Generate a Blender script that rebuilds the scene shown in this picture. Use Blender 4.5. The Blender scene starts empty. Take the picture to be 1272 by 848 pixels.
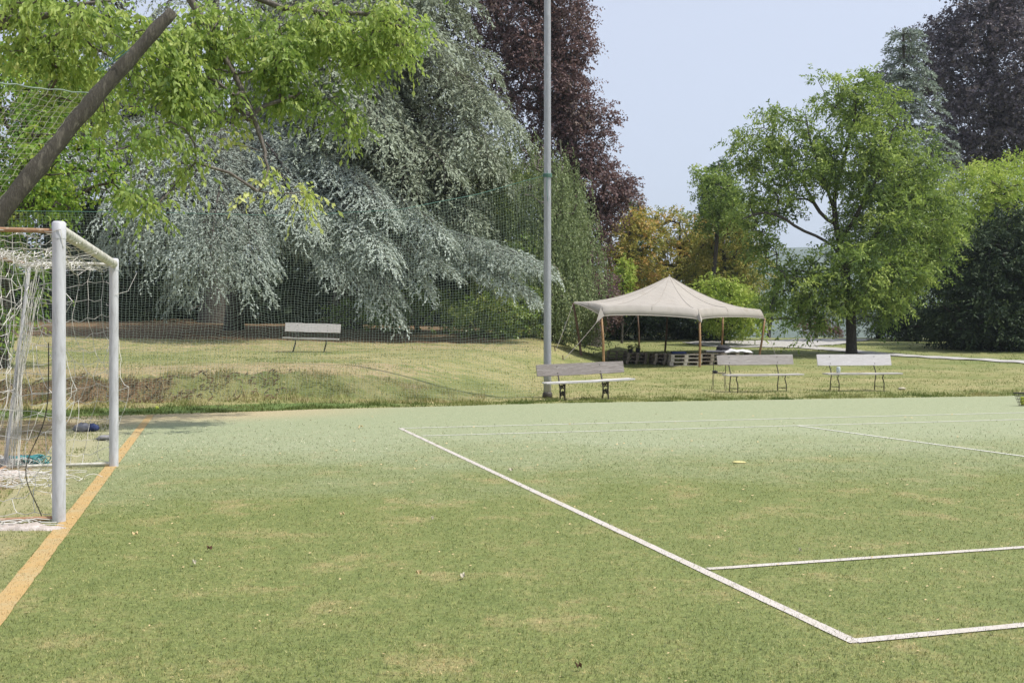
import bpy, bmesh, math, random
import numpy as np
from mathutils import Vector, Matrix, noise as mnoise

sc = bpy.context.scene
COL = sc.collection
F = 1266.0          # focal length in photo pixels
HC = 1.26           # camera height
rng = np.random.default_rng(7)
random.seed(7)

# ------------------------------------------------------------------ camera
cam_d = bpy.data.cameras.new("camera")
cam = bpy.data.objects.new("camera", cam_d)
COL.objects.link(cam)
cam.location = (0, 0, HC)
cam.rotation_euler = (math.radians(90), 0, 0)
cam_d.sensor_width = 36
cam_d.lens = 36 * F / 1272
cam_d.clip_start = 0.05
cam_d.clip_end = 20000
sc.camera = cam

# ------------------------------------------------------------------ light
SUN_EL, SUN_X, SUN_Y = 60.0, 1.0, -0.16       # direction towards the sun: right and a little behind the camera
w = bpy.data.worlds.new("World"); sc.world = w; w.use_nodes = True
nt = w.node_tree; nt.nodes.clear()
sky = nt.nodes.new("ShaderNodeTexSky"); sky.sky_type = 'NISHITA'; sky.sun_disc = False
sky.sun_elevation = math.radians(SUN_EL)
sky.sun_rotation = math.atan2(SUN_X, SUN_Y)
sky.altitude = 200; sky.air_density = 1.0; sky.dust_density = 2.0; sky.ozone_density = 2.5
bg = nt.nodes.new("ShaderNodeBackground"); bg.inputs[1].default_value = 0.15
hz = nt.nodes.new("ShaderNodeMix"); hz.data_type = 'RGBA'; hz.inputs[0].default_value = 0.65
hz.inputs[7].default_value = (4.62, 4.75, 5.35, 1)      # high thin summer haze, the same all round
wo = nt.nodes.new("ShaderNodeOutputWorld")
nt.links.new(sky.outputs[0], hz.inputs[6]); nt.links.new(hz.outputs[2], bg.inputs[0]); nt.links.new(bg.outputs[0], wo.inputs[0])
sd = bpy.data.lights.new("sun", 'SUN'); sd.energy = 4.4; sd.angle = math.radians(0.53); sd.color = (1.0, 0.94, 0.85)
sun = bpy.data.objects.new("sun", sd); COL.objects.link(sun)
hl = math.hypot(SUN_X, SUN_Y)
sv = Vector((SUN_X / hl * math.cos(math.radians(SUN_EL)), SUN_Y / hl * math.cos(math.radians(SUN_EL)), math.sin(math.radians(SUN_EL))))
sun.rotation_euler = sv.to_track_quat('Z', 'Y').to_euler()
sun.location = (20, -10, 40)
sc.view_settings.view_transform = 'Standard'
sc.view_settings.look = 'None'
sc.view_settings.exposure = 0.34
sc.view_settings.gamma = 1
sc.cycles.max_bounces = 6; sc.cycles.diffuse_bounces = 3; sc.cycles.transmission_bounces = 4; sc.cycles.transparent_max_bounces = 4

# ------------------------------------------------------------------ helpers
def W(px, py, d):
    "a photo pixel at depth d, as a point in the place"
    return np.array([(px - 636) / F * d, d, HC + (424 - py) / F * d])

def smooth(a, b, x):
    t = np.clip((np.asarray(x, float) - a) / (b - a), 0, 1)
    return t * t * (3 - 2 * t)

def vnoise(x, y, s=1.0, seed=0):
    "cheap smooth 2D noise -1..1"
    x = np.asarray(x, float) * s; y = np.asarray(y, float) * s
    r = 0
    g = np.random.default_rng(seed)
    for k in range(7):
        a = g.uniform(0, 6.28); f = g.uniform(.6, 1.9); p = g.uniform(0, 6.28)
        r = r + np.sin((x * math.cos(a) + y * math.sin(a)) * f * 2.2 + p + 1.3 * np.sin((x * math.sin(a) - y * math.cos(a)) * f + p))
    return r / 4.2

EDX = np.array([-60, -12, -6.3, -3.54, -1.2, 1.06, 11.8, 60])
EDY = np.array([-6, 15.3, 17.5, 19.0, 19.95, 20.9, 23.7, 36])
def edge_y(x):
    return np.interp(x, EDX, EDY)

def zf(x, y):
    "height of the ground"
    x = np.asarray(x, float); y = np.asarray(y, float)
    e = y - edge_y(x)
    L = np.interp(e, [0, .8, 1.7, 2.45, 3.3, 10, 15, 20, 30, 60, 90, 200, 4000], [0, .05, .14, .50, .64, .84, 1.02, 1.38, 1.9, 3.0, 3.4, 2, -20])
    R = np.interp(y, [0, 21, 28, 33, 37, 41, 46, 52, 60, 75, 100, 115, 200, 600, 4000], [0, 0, .05, .12, .24, .42, .66, .92, 1.15, 1.5, 1.62, 1.5, -6, -20, -30])
    R = R + .45 * smooth(52, 75, y) * (1 - smooth(11, 17, x)) * (1 - smooth(100, 160, y))
    x0 = np.clip(-5.2 + (y - 20) * .34, -9, .4)
    a = 1 - smooth(x0, x0 + 4.2, x)
    z = a * L + (1 - a) * R * smooth(0, 1.5, e)
    rough = smooth(.3, 1.5, e)
    z = z + rough * (.035 * vnoise(x, y, .35, 3) + .018 * vnoise(x, y, 1.5, 4))
    bank = a * smooth(1.3, 1.9, e) * (1 - smooth(2.6, 3.4, e))
    z = z + bank * (.10 * vnoise(x, y, 2.6, 5) + .07 * vnoise(x, y, 6.0, 6))
    # slightly uneven worn ground beside the pitch behind the goal
    beh = smooth(.2, 1.2, -(x + 3.16 + (y - 7.12) * .2911) - .55) * (1 - smooth(-1.2, 0, e))
    z = z + beh * (.012 * vnoise(x, y, 1.4, 8))
    return z

def ground_at(px, py, dmin=3.0, dmax=200.0):
    "where the line of sight of a photo pixel meets the ground"
    d = np.arange(dmin, dmax, .05)
    x = (px - 636) / F * d; z = HC + (424 - py) / F * d
    hit = np.nonzero(z <= zf(x, d))[0]
    i = hit[0] if len(hit) else len(d) - 1
    return np.array([x[i], d[i], float(zf(x[i], d[i]))])

def tag(o, label=None, cat=None, group=None, kind=None):
    if label: o["label"] = label
    if cat: o["category"] = cat
    if group: o["group"] = group
    if kind: o["kind"] = kind
    return o

def empty(name, loc=(0, 0, 0), rz=0.0, label=None, cat=None, group=None):
    o = bpy.data.objects.new(name, None); COL.objects.link(o)
    o.location = tuple(float(v) for v in loc); o.rotation_euler = (0, 0, rz); o.empty_display_size = .2
    return tag(o, label, cat, group)

class MB:
    "collects shapes for one mesh"
    def __init__(s): s.v = []; s.f = []; s.n = 0
    def add(s, v, f):
        v = np.asarray(v, float).reshape(-1, 3)
        s.f += [tuple(int(i) + s.n for i in q) for q in f]
        s.v.append(v); s.n += len(v)
    def box(s, c, size, rot=None):
        h = np.array(size) / 2
        p = np.array([[x, y, z] for x in (-1, 1) for y in (-1, 1) for z in (-1, 1)]) * h
        if rot is not None: p = p @ np.array(rot.to_3x3() if hasattr(rot, 'to_3x3') else rot).T
        s.add(p + np.array(c), [(0, 1, 3, 2), (4, 6, 7, 5), (0, 4, 5, 1), (2, 3, 7, 6), (0, 2, 6, 4), (1, 5, 7, 3)])
    def tube(s, pts, rad, n=6, cap=True):
        pts = np.asarray(pts, float); m = len(pts)
        rad = np.full(m, rad, float) if np.isscalar(rad) else np.asarray(rad, float)
        t = np.gradient(pts, axis=0); t /= np.linalg.norm(t, axis=1)[:, None] + 1e-9
        ref = np.array([0, 0, 1.0]) if abs(t[:, 2]).mean() < .9 else np.array([1.0, 0, 0])
        u = np.cross(t, ref); u /= np.linalg.norm(u, axis=1)[:, None] + 1e-9
        v = np.cross(t, u)
        a = np.arange(n) / n * 2 * np.pi
        ring = pts[:, None, :] + rad[:, None, None] * (np.cos(a)[None, :, None] * u[:, None, :] + np.sin(a)[None, :, None] * v[:, None, :])
        f = []
        for i in range(m - 1):
            for j in range(n):
                k = (j + 1) % n
                f.append((i * n + j, i * n + k, (i + 1) * n + k, (i + 1) * n + j))
        if cap:
            f.append(tuple(range(n))[::-1]); f.append(tuple((m - 1) * n + j for j in range(n)))
        s.add(ring.reshape(-1, 3), f)
    def ball(s, c, r, nu=8, nv=6, sc_=(1, 1, 1)):
        v = []; f = []
        for i in range(nv + 1):
            th = math.pi * i / nv
            for j in range(nu):
                ph = 2 * math.pi * j / nu
                v.append((c[0] + r * sc_[0] * math.sin(th) * math.cos(ph), c[1] + r * sc_[1] * math.sin(th) * math.sin(ph), c[2] + r * sc_[2] * math.cos(th)))
        for i in range(nv):
            for j in range(nu):
                k = (j + 1) % nu
                f.append((i * nu + j, (i + 1) * nu + j, (i + 1) * nu + k, i * nu + k))
        s.add(v, f)
    def build(s, name, mat, parent=None, smooth_=False, bevel=0):
        me = bpy.data.meshes.new(name)
        me.from_pydata(np.concatenate(s.v).tolist() if s.v else [], [], s.f)
        if smooth_: me.polygons.foreach_set("use_smooth", [True] * len(me.polygons))
        me.materials.append(mat)
        o = bpy.data.objects.new(name, me); COL.objects.link(o)
        if parent is not None: o.parent = parent
        if bevel:
            b = o.modifiers.new("bevel", 'BEVEL'); b.width = bevel; b.segments = 2; b.limit_method = 'ANGLE'
        return o

def np_mesh(name, V, faces, mat, parent=None, attrs=None, smooth_=False):
    "faces: (n,k) int array, all with k corners"
    V = np.ascontiguousarray(V, np.float32); faces = np.ascontiguousarray(faces, np.int32)
    n, k = faces.shape
    me = bpy.data.meshes.new(name)
    me.vertices.add(len(V)); me.vertices.foreach_set("co", V.ravel())
    me.loops.add(n * k); me.loops.foreach_set("vertex_index", faces.ravel())
    me.polygons.add(n); me.polygons.foreach_set("loop_start", np.arange(n, dtype=np.int32) * k)
    try: me.polygons.foreach_set("loop_total", np.full(n, k, np.int32))
    except Exception: pass
    me.update(calc_edges=True)
    if smooth_: me.polygons.foreach_set("use_smooth", np.ones(n, bool))
    for nm, (dom, arr) in (attrs or {}).items():
        at = me.attributes.new(nm, 'FLOAT', dom); at.data.foreach_set("value", np.ascontiguousarray(arr, np.float32))
    me.materials.append(mat)
    o = bpy.data.objects.new(name, me); COL.objects.link(o)
    if parent is not None: o.parent = parent
    return o

# ------------------------------------------------------------------ materials
def new_mat(name):
    m = bpy.data.materials.new(name); m.use_nodes = True
    nt = m.node_tree; nt.nodes.clear()
    out = nt.nodes.new("ShaderNodeOutputMaterial")
    return m, nt, out

def ramp(nt, stops, fac=None):
    r = nt.nodes.new("ShaderNodeValToRGB")
    el = r.color_ramp.elements
    while len(el) < len(stops): el.new(0.5)
    for e, (p, c) in zip(el, stops):
        e.position = p; e.color = (c[0], c[1], c[2], 1)
    if fac is not None: nt.links.new(fac, r.inputs[0])
    return r

def nz(nt, scale, detail=4, rough=.6, vec=None, dist=0.0):
    n = nt.nodes.new("ShaderNodeTexNoise"); n.inputs["Scale"].default_value = scale
    n.inputs["Detail"].default_value = detail; n.inputs["Roughness"].default_value = rough
    n.inputs["Distortion"].default_value = dist
    if vec is not None: nt.links.new(vec, n.inputs["Vector"])
    return n

def math_n(nt, op, a, b=None, clamp=False):
    n = nt.nodes.new("ShaderNodeMath"); n.operation = op; n.use_clamp = clamp
    for i, v in enumerate((a, b)):
        if v is None: continue
        if isinstance(v, (int, float)): n.inputs[i].default_value = v
        else: nt.links.new(v, n.inputs[i])
    return n.outputs[0]

def mixc(nt, fac, a, b, mode='MIX'):
    n = nt.nodes.new("ShaderNodeMix"); n.data_type = 'RGBA'; n.blend_type = mode
    for i, v in ((0, fac), (6, a), (7, b)):
        if isinstance(v, (int, float)): n.inputs[i].default_value = v
        elif isinstance(v, tuple): n.inputs[i].default_value = (v[0], v[1], v[2], 1)
        else: nt.links.new(v, n.inputs[i])
    return n.outputs[2]

def plain(name, c1, c2=None, scale=6, rough=.6, metal=0.0, bump=0.0, stretch=None, c3=None, bscale=None):
    m, nt, out = new_mat(name)
    p = nt.nodes.new("ShaderNodeBsdfPrincipled"); nt.links.new(p.outputs[0], out.inputs[0])
    p.inputs["Roughness"].default_value = rough; p.inputs["Metallic"].default_value = metal
    tc = nt.nodes.new("ShaderNodeTexCoord"); vec = tc.outputs["Object"]
    if stretch:
        mp = nt.nodes.new("ShaderNodeMapping"); mp.inputs["Scale"].default_value = stretch
        nt.links.new(vec, mp.inputs[0]); vec = mp.outputs[0]
    n = nz(nt, scale, 5, .65, vec, .3)
    c2 = c2 or tuple(v * .75 for v in c1)
    st = [(.32, c1), (.68, c2)] if c3 is None else [(.28, c1), (.5, c2), (.75, c3)]
    r = ramp(nt, st, n.outputs[0]); nt.links.new(r.outputs[0], p.inputs["Base Color"])
    if bump:
        b = nt.nodes.new("ShaderNodeBump"); b.inputs["Strength"].default_value = bump; b.inputs["Distance"].default_value = .02
        n2 = nz(nt, bscale or scale * 3, 5, .7, vec)
        nt.links.new(n2.outputs[0], b.inputs["Height"]); nt.links.new(b.outputs[0], p.inputs["Normal"])
    return m

def leaf_mat(name, cols, trans=.35, gloss=.06, rough=.4, tcol=1.15):
    "leaf blades: colour varies from leaf to leaf through the attribute tint"
    m, nt, out = new_mat(name)
    at = nt.nodes.new("ShaderNodeAttribute"); at.attribute_name = "tint"
    if not name.startswith(('dark', 'yew', 'murky', 'grass', 'blue_cedar', 'grey_cedar')): cols = [tuple(min(.62, v * 1.28) for v in c) for c in cols]
    k = len(cols) - 1
    r = ramp(nt, [(i / max(k, 1), c) for i, c in enumerate(cols)], at.outputs["Fac"])
    di = nt.nodes.new("ShaderNodeBsdfDiffuse"); tr = nt.nodes.new("ShaderNodeBsdfTranslucent"); gl = nt.nodes.new("ShaderNodeBsdfGlossy")
    gl.inputs["Roughness"].default_value = rough + .2; gl.inputs["Color"].default_value = (.9, .9, .9, 1)
    nt.links.new(r.outputs[0], di.inputs[0])
    tc = mixc(nt, 1.0, r.outputs[0], (tcol, tcol * 1.0, tcol * .85), 'MULTIPLY'); nt.links.new(tc, tr.inputs[0])
    m1 = nt.nodes.new("ShaderNodeMixShader"); m1.inputs[0].default_value = trans
    nt.links.new(di.outputs[0], m1.inputs[1]); nt.links.new(tr.outputs[0], m1.inputs[2])
    m2 = nt.nodes.new("ShaderNodeMixShader"); m2.inputs[0].default_value = gloss * .5
    nt.links.new(m1.outputs[0], m2.inputs[1]); nt.links.new(gl.outputs[0], m2.inputs[2])
    nt.links.new(m2.outputs[0], out.inputs[0])
    return m

BARK = plain("bark", (.10, .085, .07), (.05, .042, .035), 5, .9, bump=.9, stretch=(3, 3, .7), c3=(.15, .135, .115))
BARK_GREY = plain("bark_grey", (.20, .18, .155), (.11, .095, .08), 5, .9, bump=.9, stretch=(3, 3, .7), c3=(.28, .26, .22))

# ------------------------------------------------------------------ the ground
def grid_axis(segs):
    out = []
    for a, b, s in segs: out += list(np.arange(a, b, s))
    return np.array(out + [segs[-1][1]])

def ground_material():
    m, nt, out = new_mat("lawn_and_earth")
    p = nt.nodes.new("ShaderNodeBsdfPrincipled"); p.inputs["Roughness"].default_value = .9
    nt.links.new(p.outputs[0], out.inputs[0])
    g = nt.nodes.new("ShaderNodeNewGeometry"); pos = g.outputs["Position"]
    n1 = nz(nt, .35, 5, .6, pos); n2 = nz(nt, 2.3, 6, .75, pos); n3 = nz(nt, 14, 5, .8, pos); n4 = nz(nt, 60, 3, .8, pos)
    s = math_n(nt, 'ADD', math_n(nt, 'MULTIPLY', n1.outputs[0], .5), math_n(nt, 'MULTIPLY', n2.outputs[0], .5))
    lawn = ramp(nt, [(.34, (.12, .15, .035)), (.45, (.20, .22, .065)), (.55, (.31, .285, .12)), (.70, (.42, .35, .18))], s).outputs[0]
    fine = ramp(nt, [(.25, (.45, .45, .42)), (.5, (.95, .95, .95)), (.8, (1.45, 1.4, 1.3))], math_n(nt, 'ADD', math_n(nt, 'MULTIPLY', n3.outputs[0], .5), math_n(nt, 'MULTIPLY', n4.outputs[0], .5))).outputs[0]
    lawn = mixc(nt, .85, lawn, fine, 'MULTIPLY')
    earth = ramp(nt, [(.34, (.05, .03, .014)), (.48, (.13, .08, .038)), (.60, (.26, .17, .085)), (.75, (.40, .29, .16))], n3.outputs[0]).outputs[0]
    dead = ramp(nt, [(.3, (.16, .11, .06)), (.5, (.36, .28, .15)), (.75, (.52, .43, .26))], n3.outputs[0]).outputs[0]
    green = ramp(nt, [(.3, (.05, .09, .018)), (.5, (.105, .165, .035)), (.8, (.20, .25, .07))], n3.outputs[0]).outputs[0]
    def at(nm):
        a = nt.nodes.new("ShaderNodeAttribute"); a.attribute_name = nm; return a.outputs["Fac"]
    def br(v, k=1.3):   # break the border up with noise
        q = math_n(nt, 'ADD', v, math_n(nt, 'MULTIPLY', math_n(nt, 'SUBTRACT', n2.outputs[0], .5), k))
        return math_n(nt, 'MULTIPLY', math_n(nt, 'SUBTRACT', q, .35), 3.3, True)
    c = mixc(nt, br(at("green")), lawn, green)
    c = mixc(nt, br(at("dead")), c, dead)
    c = mixc(nt, br(at("earth")), c, earth)
    nt.links.new(c, p.inputs["Base Color"])
    b = nt.nodes.new("ShaderNodeBump"); b.inputs["Strength"].default_value = .8; b.inputs["Distance"].default_value = .05
    nt.links.new(n3.outputs[0], b.inputs["Height"]); nt.links.new(b.outputs[0], p.inputs["Normal"])
    return m
GROUND = ground_material()

def behind_goal(x, y):
    return smooth(.35, .8, -(x + 3.16 + (y - 7.12) * .2911) / 1.04) * (1 - smooth(-.8, .2, y - edge_y(x)))

def masks(x, y):
    e = y - edge_y(x)
    x0 = np.clip(-5.2 + (y - 20) * .34, -9, .4)
    a = 1 - smooth(x0, x0 + 4.2, x)
    bank = a * smooth(1.4, 1.8, e + .25 * vnoise(x, y, 1.3, 81)) * (1 - smooth(2.4, 2.9, e + .25 * vnoise(x, y, 1.1, 82)))
    soil = (1 - smooth(-1.5, .8, x - (y - 34) * .02)) * smooth(17.0, 18.6, e + .35 * np.clip(x + 6, -30, 0))
    beh = behind_goal(x, y)
    earth = np.clip(np.maximum(bank * (.95 - .80 * smooth(-8.2, -5.2, x)), soil), 0, 1) + .45 * beh
    dead = np.clip(a * smooth(2.4, 3.2, e) * (1 - smooth(5, 9, e)) * .6 + .45 * a * smooth(12, 14, e) + .75 * beh, 0, 1)
    green = smooth(0.0, .2, e) * (1 - smooth(.8, 1.3, e)) * (.35 + .65 * a) + .45 * smooth(26, 40, y) * smooth(-.5, 3, x)  # edge strip deeper green on the left: tree shade in the colour
    return earth, dead, green

xs = grid_axis([(-4000, -600, 200), (-600, -100, 50), (-100, -30, 5), (-30, -11, 1), (-11, 3, .14), (3, 30, .5), (30, 50, 1.5), (50, 120, 5), (120, 600, 40), (600, 4000, 200)])
ys = grid_axis([(-4000, -100, 300), (-100, 0, 10), (0, 16, 1), (16, 24, .12), (24, 60, .4), (60, 80, 1), (80, 130, 4), (130, 600, 30), (600, 6000, 300)])
X, Y = np.meshgrid(xs, ys)
Z = zf(X, Y) - .03 * (1 - smooth(-.6, .0, Y - edge_y(X))) * (1 - behind_goal(X, Y))
Z = np.where((Y < -1), -.03, Z)
V = np.stack([X.ravel(), Y.ravel(), Z.ravel()], 1)
nx = len(xs); ny = len(ys)
ii, jj = np.meshgrid(np.arange(ny - 1), np.arange(nx - 1), indexing='ij')
q = (ii * nx + jj).ravel()
faces = np.stack([q, q + 1, q + nx + 1, q + nx], 1)
me_, md_, mg_ = masks(X.ravel(), Y.ravel())
ground = np_mesh("ground", V, faces, GROUND, attrs={"earth": ('POINT', me_), "dead": ('POINT', md_), "green": ('POINT', mg_)}, smooth_=True)
tag(ground, kind="structure")

# ------------------------------------------------------------------ the pitch
U = np.array([-0.2795, 0.9602]); U /= np.linalg.norm(U)         # along the base line, away from the camera
Vd = np.array([U[1], -U[0]])                                     # across, to the right
P2 = np.array([1.432, 4.276]); P1 = np.array([-1.62, 14.77])
U2 = (P1 - P2) / np.linalg.norm(P1 - P2)

def turf_color(nt, pos, blades):
    n1 = nz(nt, .45, 4, .6, pos); n2 = nz(nt, 1.7, 5, .7, pos); n3 = nz(nt, 9, 4, .75, pos)
    n4 = nz(nt, 110, 2, .7, pos)
    sx = nt.nodes.new("ShaderNodeSeparateXYZ"); nt.links.new(pos, sx.inputs[0])
    base = ramp(nt, [(.30, (.118, .162, .038)), (.5, (.172, .205, .058)), (.7, (.275, .262, .10))],
                math_n(nt, 'ADD', math_n(nt, 'MULTIPLY', n3.outputs[0], .5), math_n(nt, 'MULTIPLY', n2.outputs[0], .5))).outputs[0]
    tanf = ramp(nt, [(.55, (0, 0, 0)), (.72, (1, 1, 1))], n2.outputs[0]).outputs[0]
    c = mixc(nt, math_n(nt, 'MULTIPLY', tanf, .55), base, (.37, .29, .145))
    # sand-filled faded part of the turf, fibre sheen painted in too: starts about 10 m out
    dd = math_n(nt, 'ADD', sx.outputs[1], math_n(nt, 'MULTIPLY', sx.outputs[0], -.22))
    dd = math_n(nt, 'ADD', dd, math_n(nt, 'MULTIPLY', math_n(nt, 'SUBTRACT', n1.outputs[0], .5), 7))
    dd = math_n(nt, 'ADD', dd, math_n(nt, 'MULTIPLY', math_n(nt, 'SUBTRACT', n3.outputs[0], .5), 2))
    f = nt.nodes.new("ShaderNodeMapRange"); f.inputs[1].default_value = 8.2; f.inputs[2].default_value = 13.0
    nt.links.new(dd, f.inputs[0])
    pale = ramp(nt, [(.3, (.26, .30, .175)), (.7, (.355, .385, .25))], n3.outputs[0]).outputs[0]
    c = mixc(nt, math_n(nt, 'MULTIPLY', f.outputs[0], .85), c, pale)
    # dusty brown strip along the far edge on the left
    a = nt.nodes.new("ShaderNodeAttribute"); a.attribute_name = "dust"
    c = mixc(nt, math_n(nt, 'MULTIPLY', a.outputs["Fac"], math_n(nt, 'ADD', .25, n3.outputs[0]), True), c, (.42, .35, .21))
    return c, n4, n3

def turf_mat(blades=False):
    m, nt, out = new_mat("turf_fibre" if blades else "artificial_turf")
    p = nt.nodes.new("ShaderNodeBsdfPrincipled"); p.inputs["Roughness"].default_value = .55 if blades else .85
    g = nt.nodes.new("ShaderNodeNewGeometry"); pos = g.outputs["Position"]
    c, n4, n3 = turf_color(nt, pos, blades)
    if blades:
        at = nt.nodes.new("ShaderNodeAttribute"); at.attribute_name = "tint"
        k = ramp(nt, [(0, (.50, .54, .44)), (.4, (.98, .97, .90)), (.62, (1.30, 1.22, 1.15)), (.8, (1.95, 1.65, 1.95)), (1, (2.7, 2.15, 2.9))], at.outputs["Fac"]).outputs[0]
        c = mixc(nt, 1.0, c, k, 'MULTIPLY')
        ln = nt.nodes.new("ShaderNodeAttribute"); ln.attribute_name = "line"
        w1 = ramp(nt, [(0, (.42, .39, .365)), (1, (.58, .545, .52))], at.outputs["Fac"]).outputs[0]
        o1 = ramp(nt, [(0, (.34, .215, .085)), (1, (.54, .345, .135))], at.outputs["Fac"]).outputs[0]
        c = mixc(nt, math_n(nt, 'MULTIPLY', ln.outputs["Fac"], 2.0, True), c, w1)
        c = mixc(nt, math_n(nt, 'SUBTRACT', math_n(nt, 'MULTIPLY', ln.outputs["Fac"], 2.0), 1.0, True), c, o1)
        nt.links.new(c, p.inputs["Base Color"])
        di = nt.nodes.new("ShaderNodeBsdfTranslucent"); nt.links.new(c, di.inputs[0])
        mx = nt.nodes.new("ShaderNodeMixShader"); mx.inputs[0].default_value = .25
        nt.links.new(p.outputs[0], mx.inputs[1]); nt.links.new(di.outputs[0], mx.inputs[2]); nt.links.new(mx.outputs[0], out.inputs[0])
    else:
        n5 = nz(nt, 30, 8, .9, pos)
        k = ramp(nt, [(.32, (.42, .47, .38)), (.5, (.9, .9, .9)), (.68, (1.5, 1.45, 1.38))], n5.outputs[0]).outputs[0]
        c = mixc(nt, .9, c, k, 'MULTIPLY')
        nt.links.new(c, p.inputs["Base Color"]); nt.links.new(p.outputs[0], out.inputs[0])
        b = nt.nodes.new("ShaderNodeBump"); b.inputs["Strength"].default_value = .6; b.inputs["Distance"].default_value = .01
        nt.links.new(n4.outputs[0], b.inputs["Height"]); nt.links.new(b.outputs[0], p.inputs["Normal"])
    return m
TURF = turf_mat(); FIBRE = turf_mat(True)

def goal_line_x(y): return -3.10 - (y - 7.12) * .2985
px_, py_ = [], []
xa = grid_axis([(0, 3, .25), (3, 14, .6), (14, 45, 3)])
ya = np.linspace(0, 1, 60)
XX, TT = np.meshgrid(xa, ya)
# left side follows the goal line, far side follows the edge
def pitch_xy(s, t):
    y0 = -6.0
    xl = goal_line_x(0) - .45
    x = xl + s
    yf = edge_y(x) + .10 * vnoise(x, x * 0, 1.1, 11)
    # slide the left end along the slanting goal line
    y = y0 + (yf - y0) * t
    x2 = x + np.clip(1 - s / 12, 0, 1) * (goal_line_x(y) - goal_line_x(0))
    yf2 = edge_y(x2) + .07 * vnoise(x2 * 3, x2 * 0, 1.1, 11)
    return x2, y0 + (yf2 - y0) * t
PX, PY = pitch_xy(XX, TT)
V = np.stack([PX.ravel(), PY.ravel(), np.full(PX.size, .001)], 1)
nx = len(xa); ny = len(ya)
ii, jj = np.meshgrid(np.arange(ny - 1), np.arange(nx - 1), indexing='ij'); q = (ii * nx + jj).ravel()
e_ = V[:, 1] - edge_y(V[:, 0])
dust = smooth(-3.2, -.8, e_) * (1 - smooth(-5.0, -1.5, V[:, 0])) * 1.3 + .7 * smooth(.0, .45, goal_line_x(V[:, 1]) - V[:, 0]) + .08 * smooth(-.6, -.1, e_)
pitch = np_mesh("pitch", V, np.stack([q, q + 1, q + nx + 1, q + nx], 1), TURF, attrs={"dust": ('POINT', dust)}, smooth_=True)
tag(pitch, kind="structure")

# painted lines
def paint_mat(name, c1, c2, wear):
    m, nt, out = new_mat(name)
    p = nt.nodes.new("ShaderNodeBsdfPrincipled"); p.inputs["Roughness"].default_value = .85
    g = nt.nodes.new("ShaderNodeNewGeometry"); pos = g.outputs["Position"]
    n = nz(nt, 90, 3, .8, pos); n2 = nz(nt, 3, 5, .75, pos)
    c = ramp(nt, [(.3, c2), (.6, c1)], n.outputs[0]).outputs[0]
    s = ramp(nt, [(.45, (0, 0, 0)), (.75, (1, 1, 1))], n2.outputs[0]).outputs[0]
    c = mixc(nt, math_n(nt, 'MULTIPLY', s, wear), c, (.36, .33, .20))
    nt.links.new(c, p.inputs["Base Color"]); nt.links.new(p.outputs[0], out.inputs[0])
    return m
WHITE_LINE = paint_mat("white_line", (.54, .505, .475), (.42, .39, .35), .45)
FAINT_LINE = paint_mat("faint_white_line", (.72, .71, .66), (.60, .60, .53), .3)
ORANGE_LINE = paint_mat("orange_line", (.47, .31, .12), (.34, .235, .10), .7)
LINES = []
def line(name, a, b, wd, mat, z=.005, kindv=.5):
    a = np.array(a, float); b = np.array(b, float); L = np.linalg.norm(b - a); d = (b - a) / L; n = np.array([-d[1], d[0]])
    k = max(int(L / .12), 2); t = np.linspace(0, 1, k)[:, None]
    c = a + (b - a) * t
    jl = (wd / 2) * (1 + .03 * np.random.default_rng(int(L * 100)).normal(size=(k, 2)))
    v = np.concatenate([np.c_[c + n * jl[:, :1], np.full(k, z)], np.c_[c - n * jl[:, 1:], np.full(k, z)]])
    i = np.arange(k - 1)
    o = np_mesh(name, v, np.stack([i, i + k, i + k + 1, i + 1], 1), mat)
    tag(o, kind="structure"); LINES.append((a, b, wd / 2, kindv)); return o
def G(px, py): return ground_px(px, py)
def ground_px(px, py):
    d = F * HC / (py - 424); return np.array([(px - 636) / F * d, d])
line("base_line", P2 - U2 * .02, P1 + U2 * .03, .060, WHITE_LINE)
VX = np.array([.9602, .2795])
line("near_side_line", P2 + VX * .01, P2 + VX * 14, .058, WHITE_LINE, .006)
A = ground_px(889, 706.5); line("near_inner_line", A - VX * .05, A + VX * 14, .054, WHITE_LINE, .006)
B = ground_px(1272, 512.5); dB = (B - P1) / np.linalg.norm(B - P1)
line("far_side_line", P1 + dB * .03, P1 + dB * 20, .05, FAINT_LINE, .006)
A = ground_px(522, 541.5); B = ground_px(1272, 521); dB = (B - A) / np.linalg.norm(B - A)
line("far_inner_line", A + dB * .03, A + dB * 20, .045, FAINT_LINE, .006)
A = ground_px(990, 528.7); B = ground_px(1272, 567); dB = (B - A) / np.linalg.norm(B - A)
line("service_line", A, B + dB * 3, .045, FAINT_LINE, .007)
line("goal_line", (goal_line_x(1.0), 1.0), (goal_line_x(17.4), 17.4), .112, ORANGE_LINE, .0055, kindv=1.0)

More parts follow.
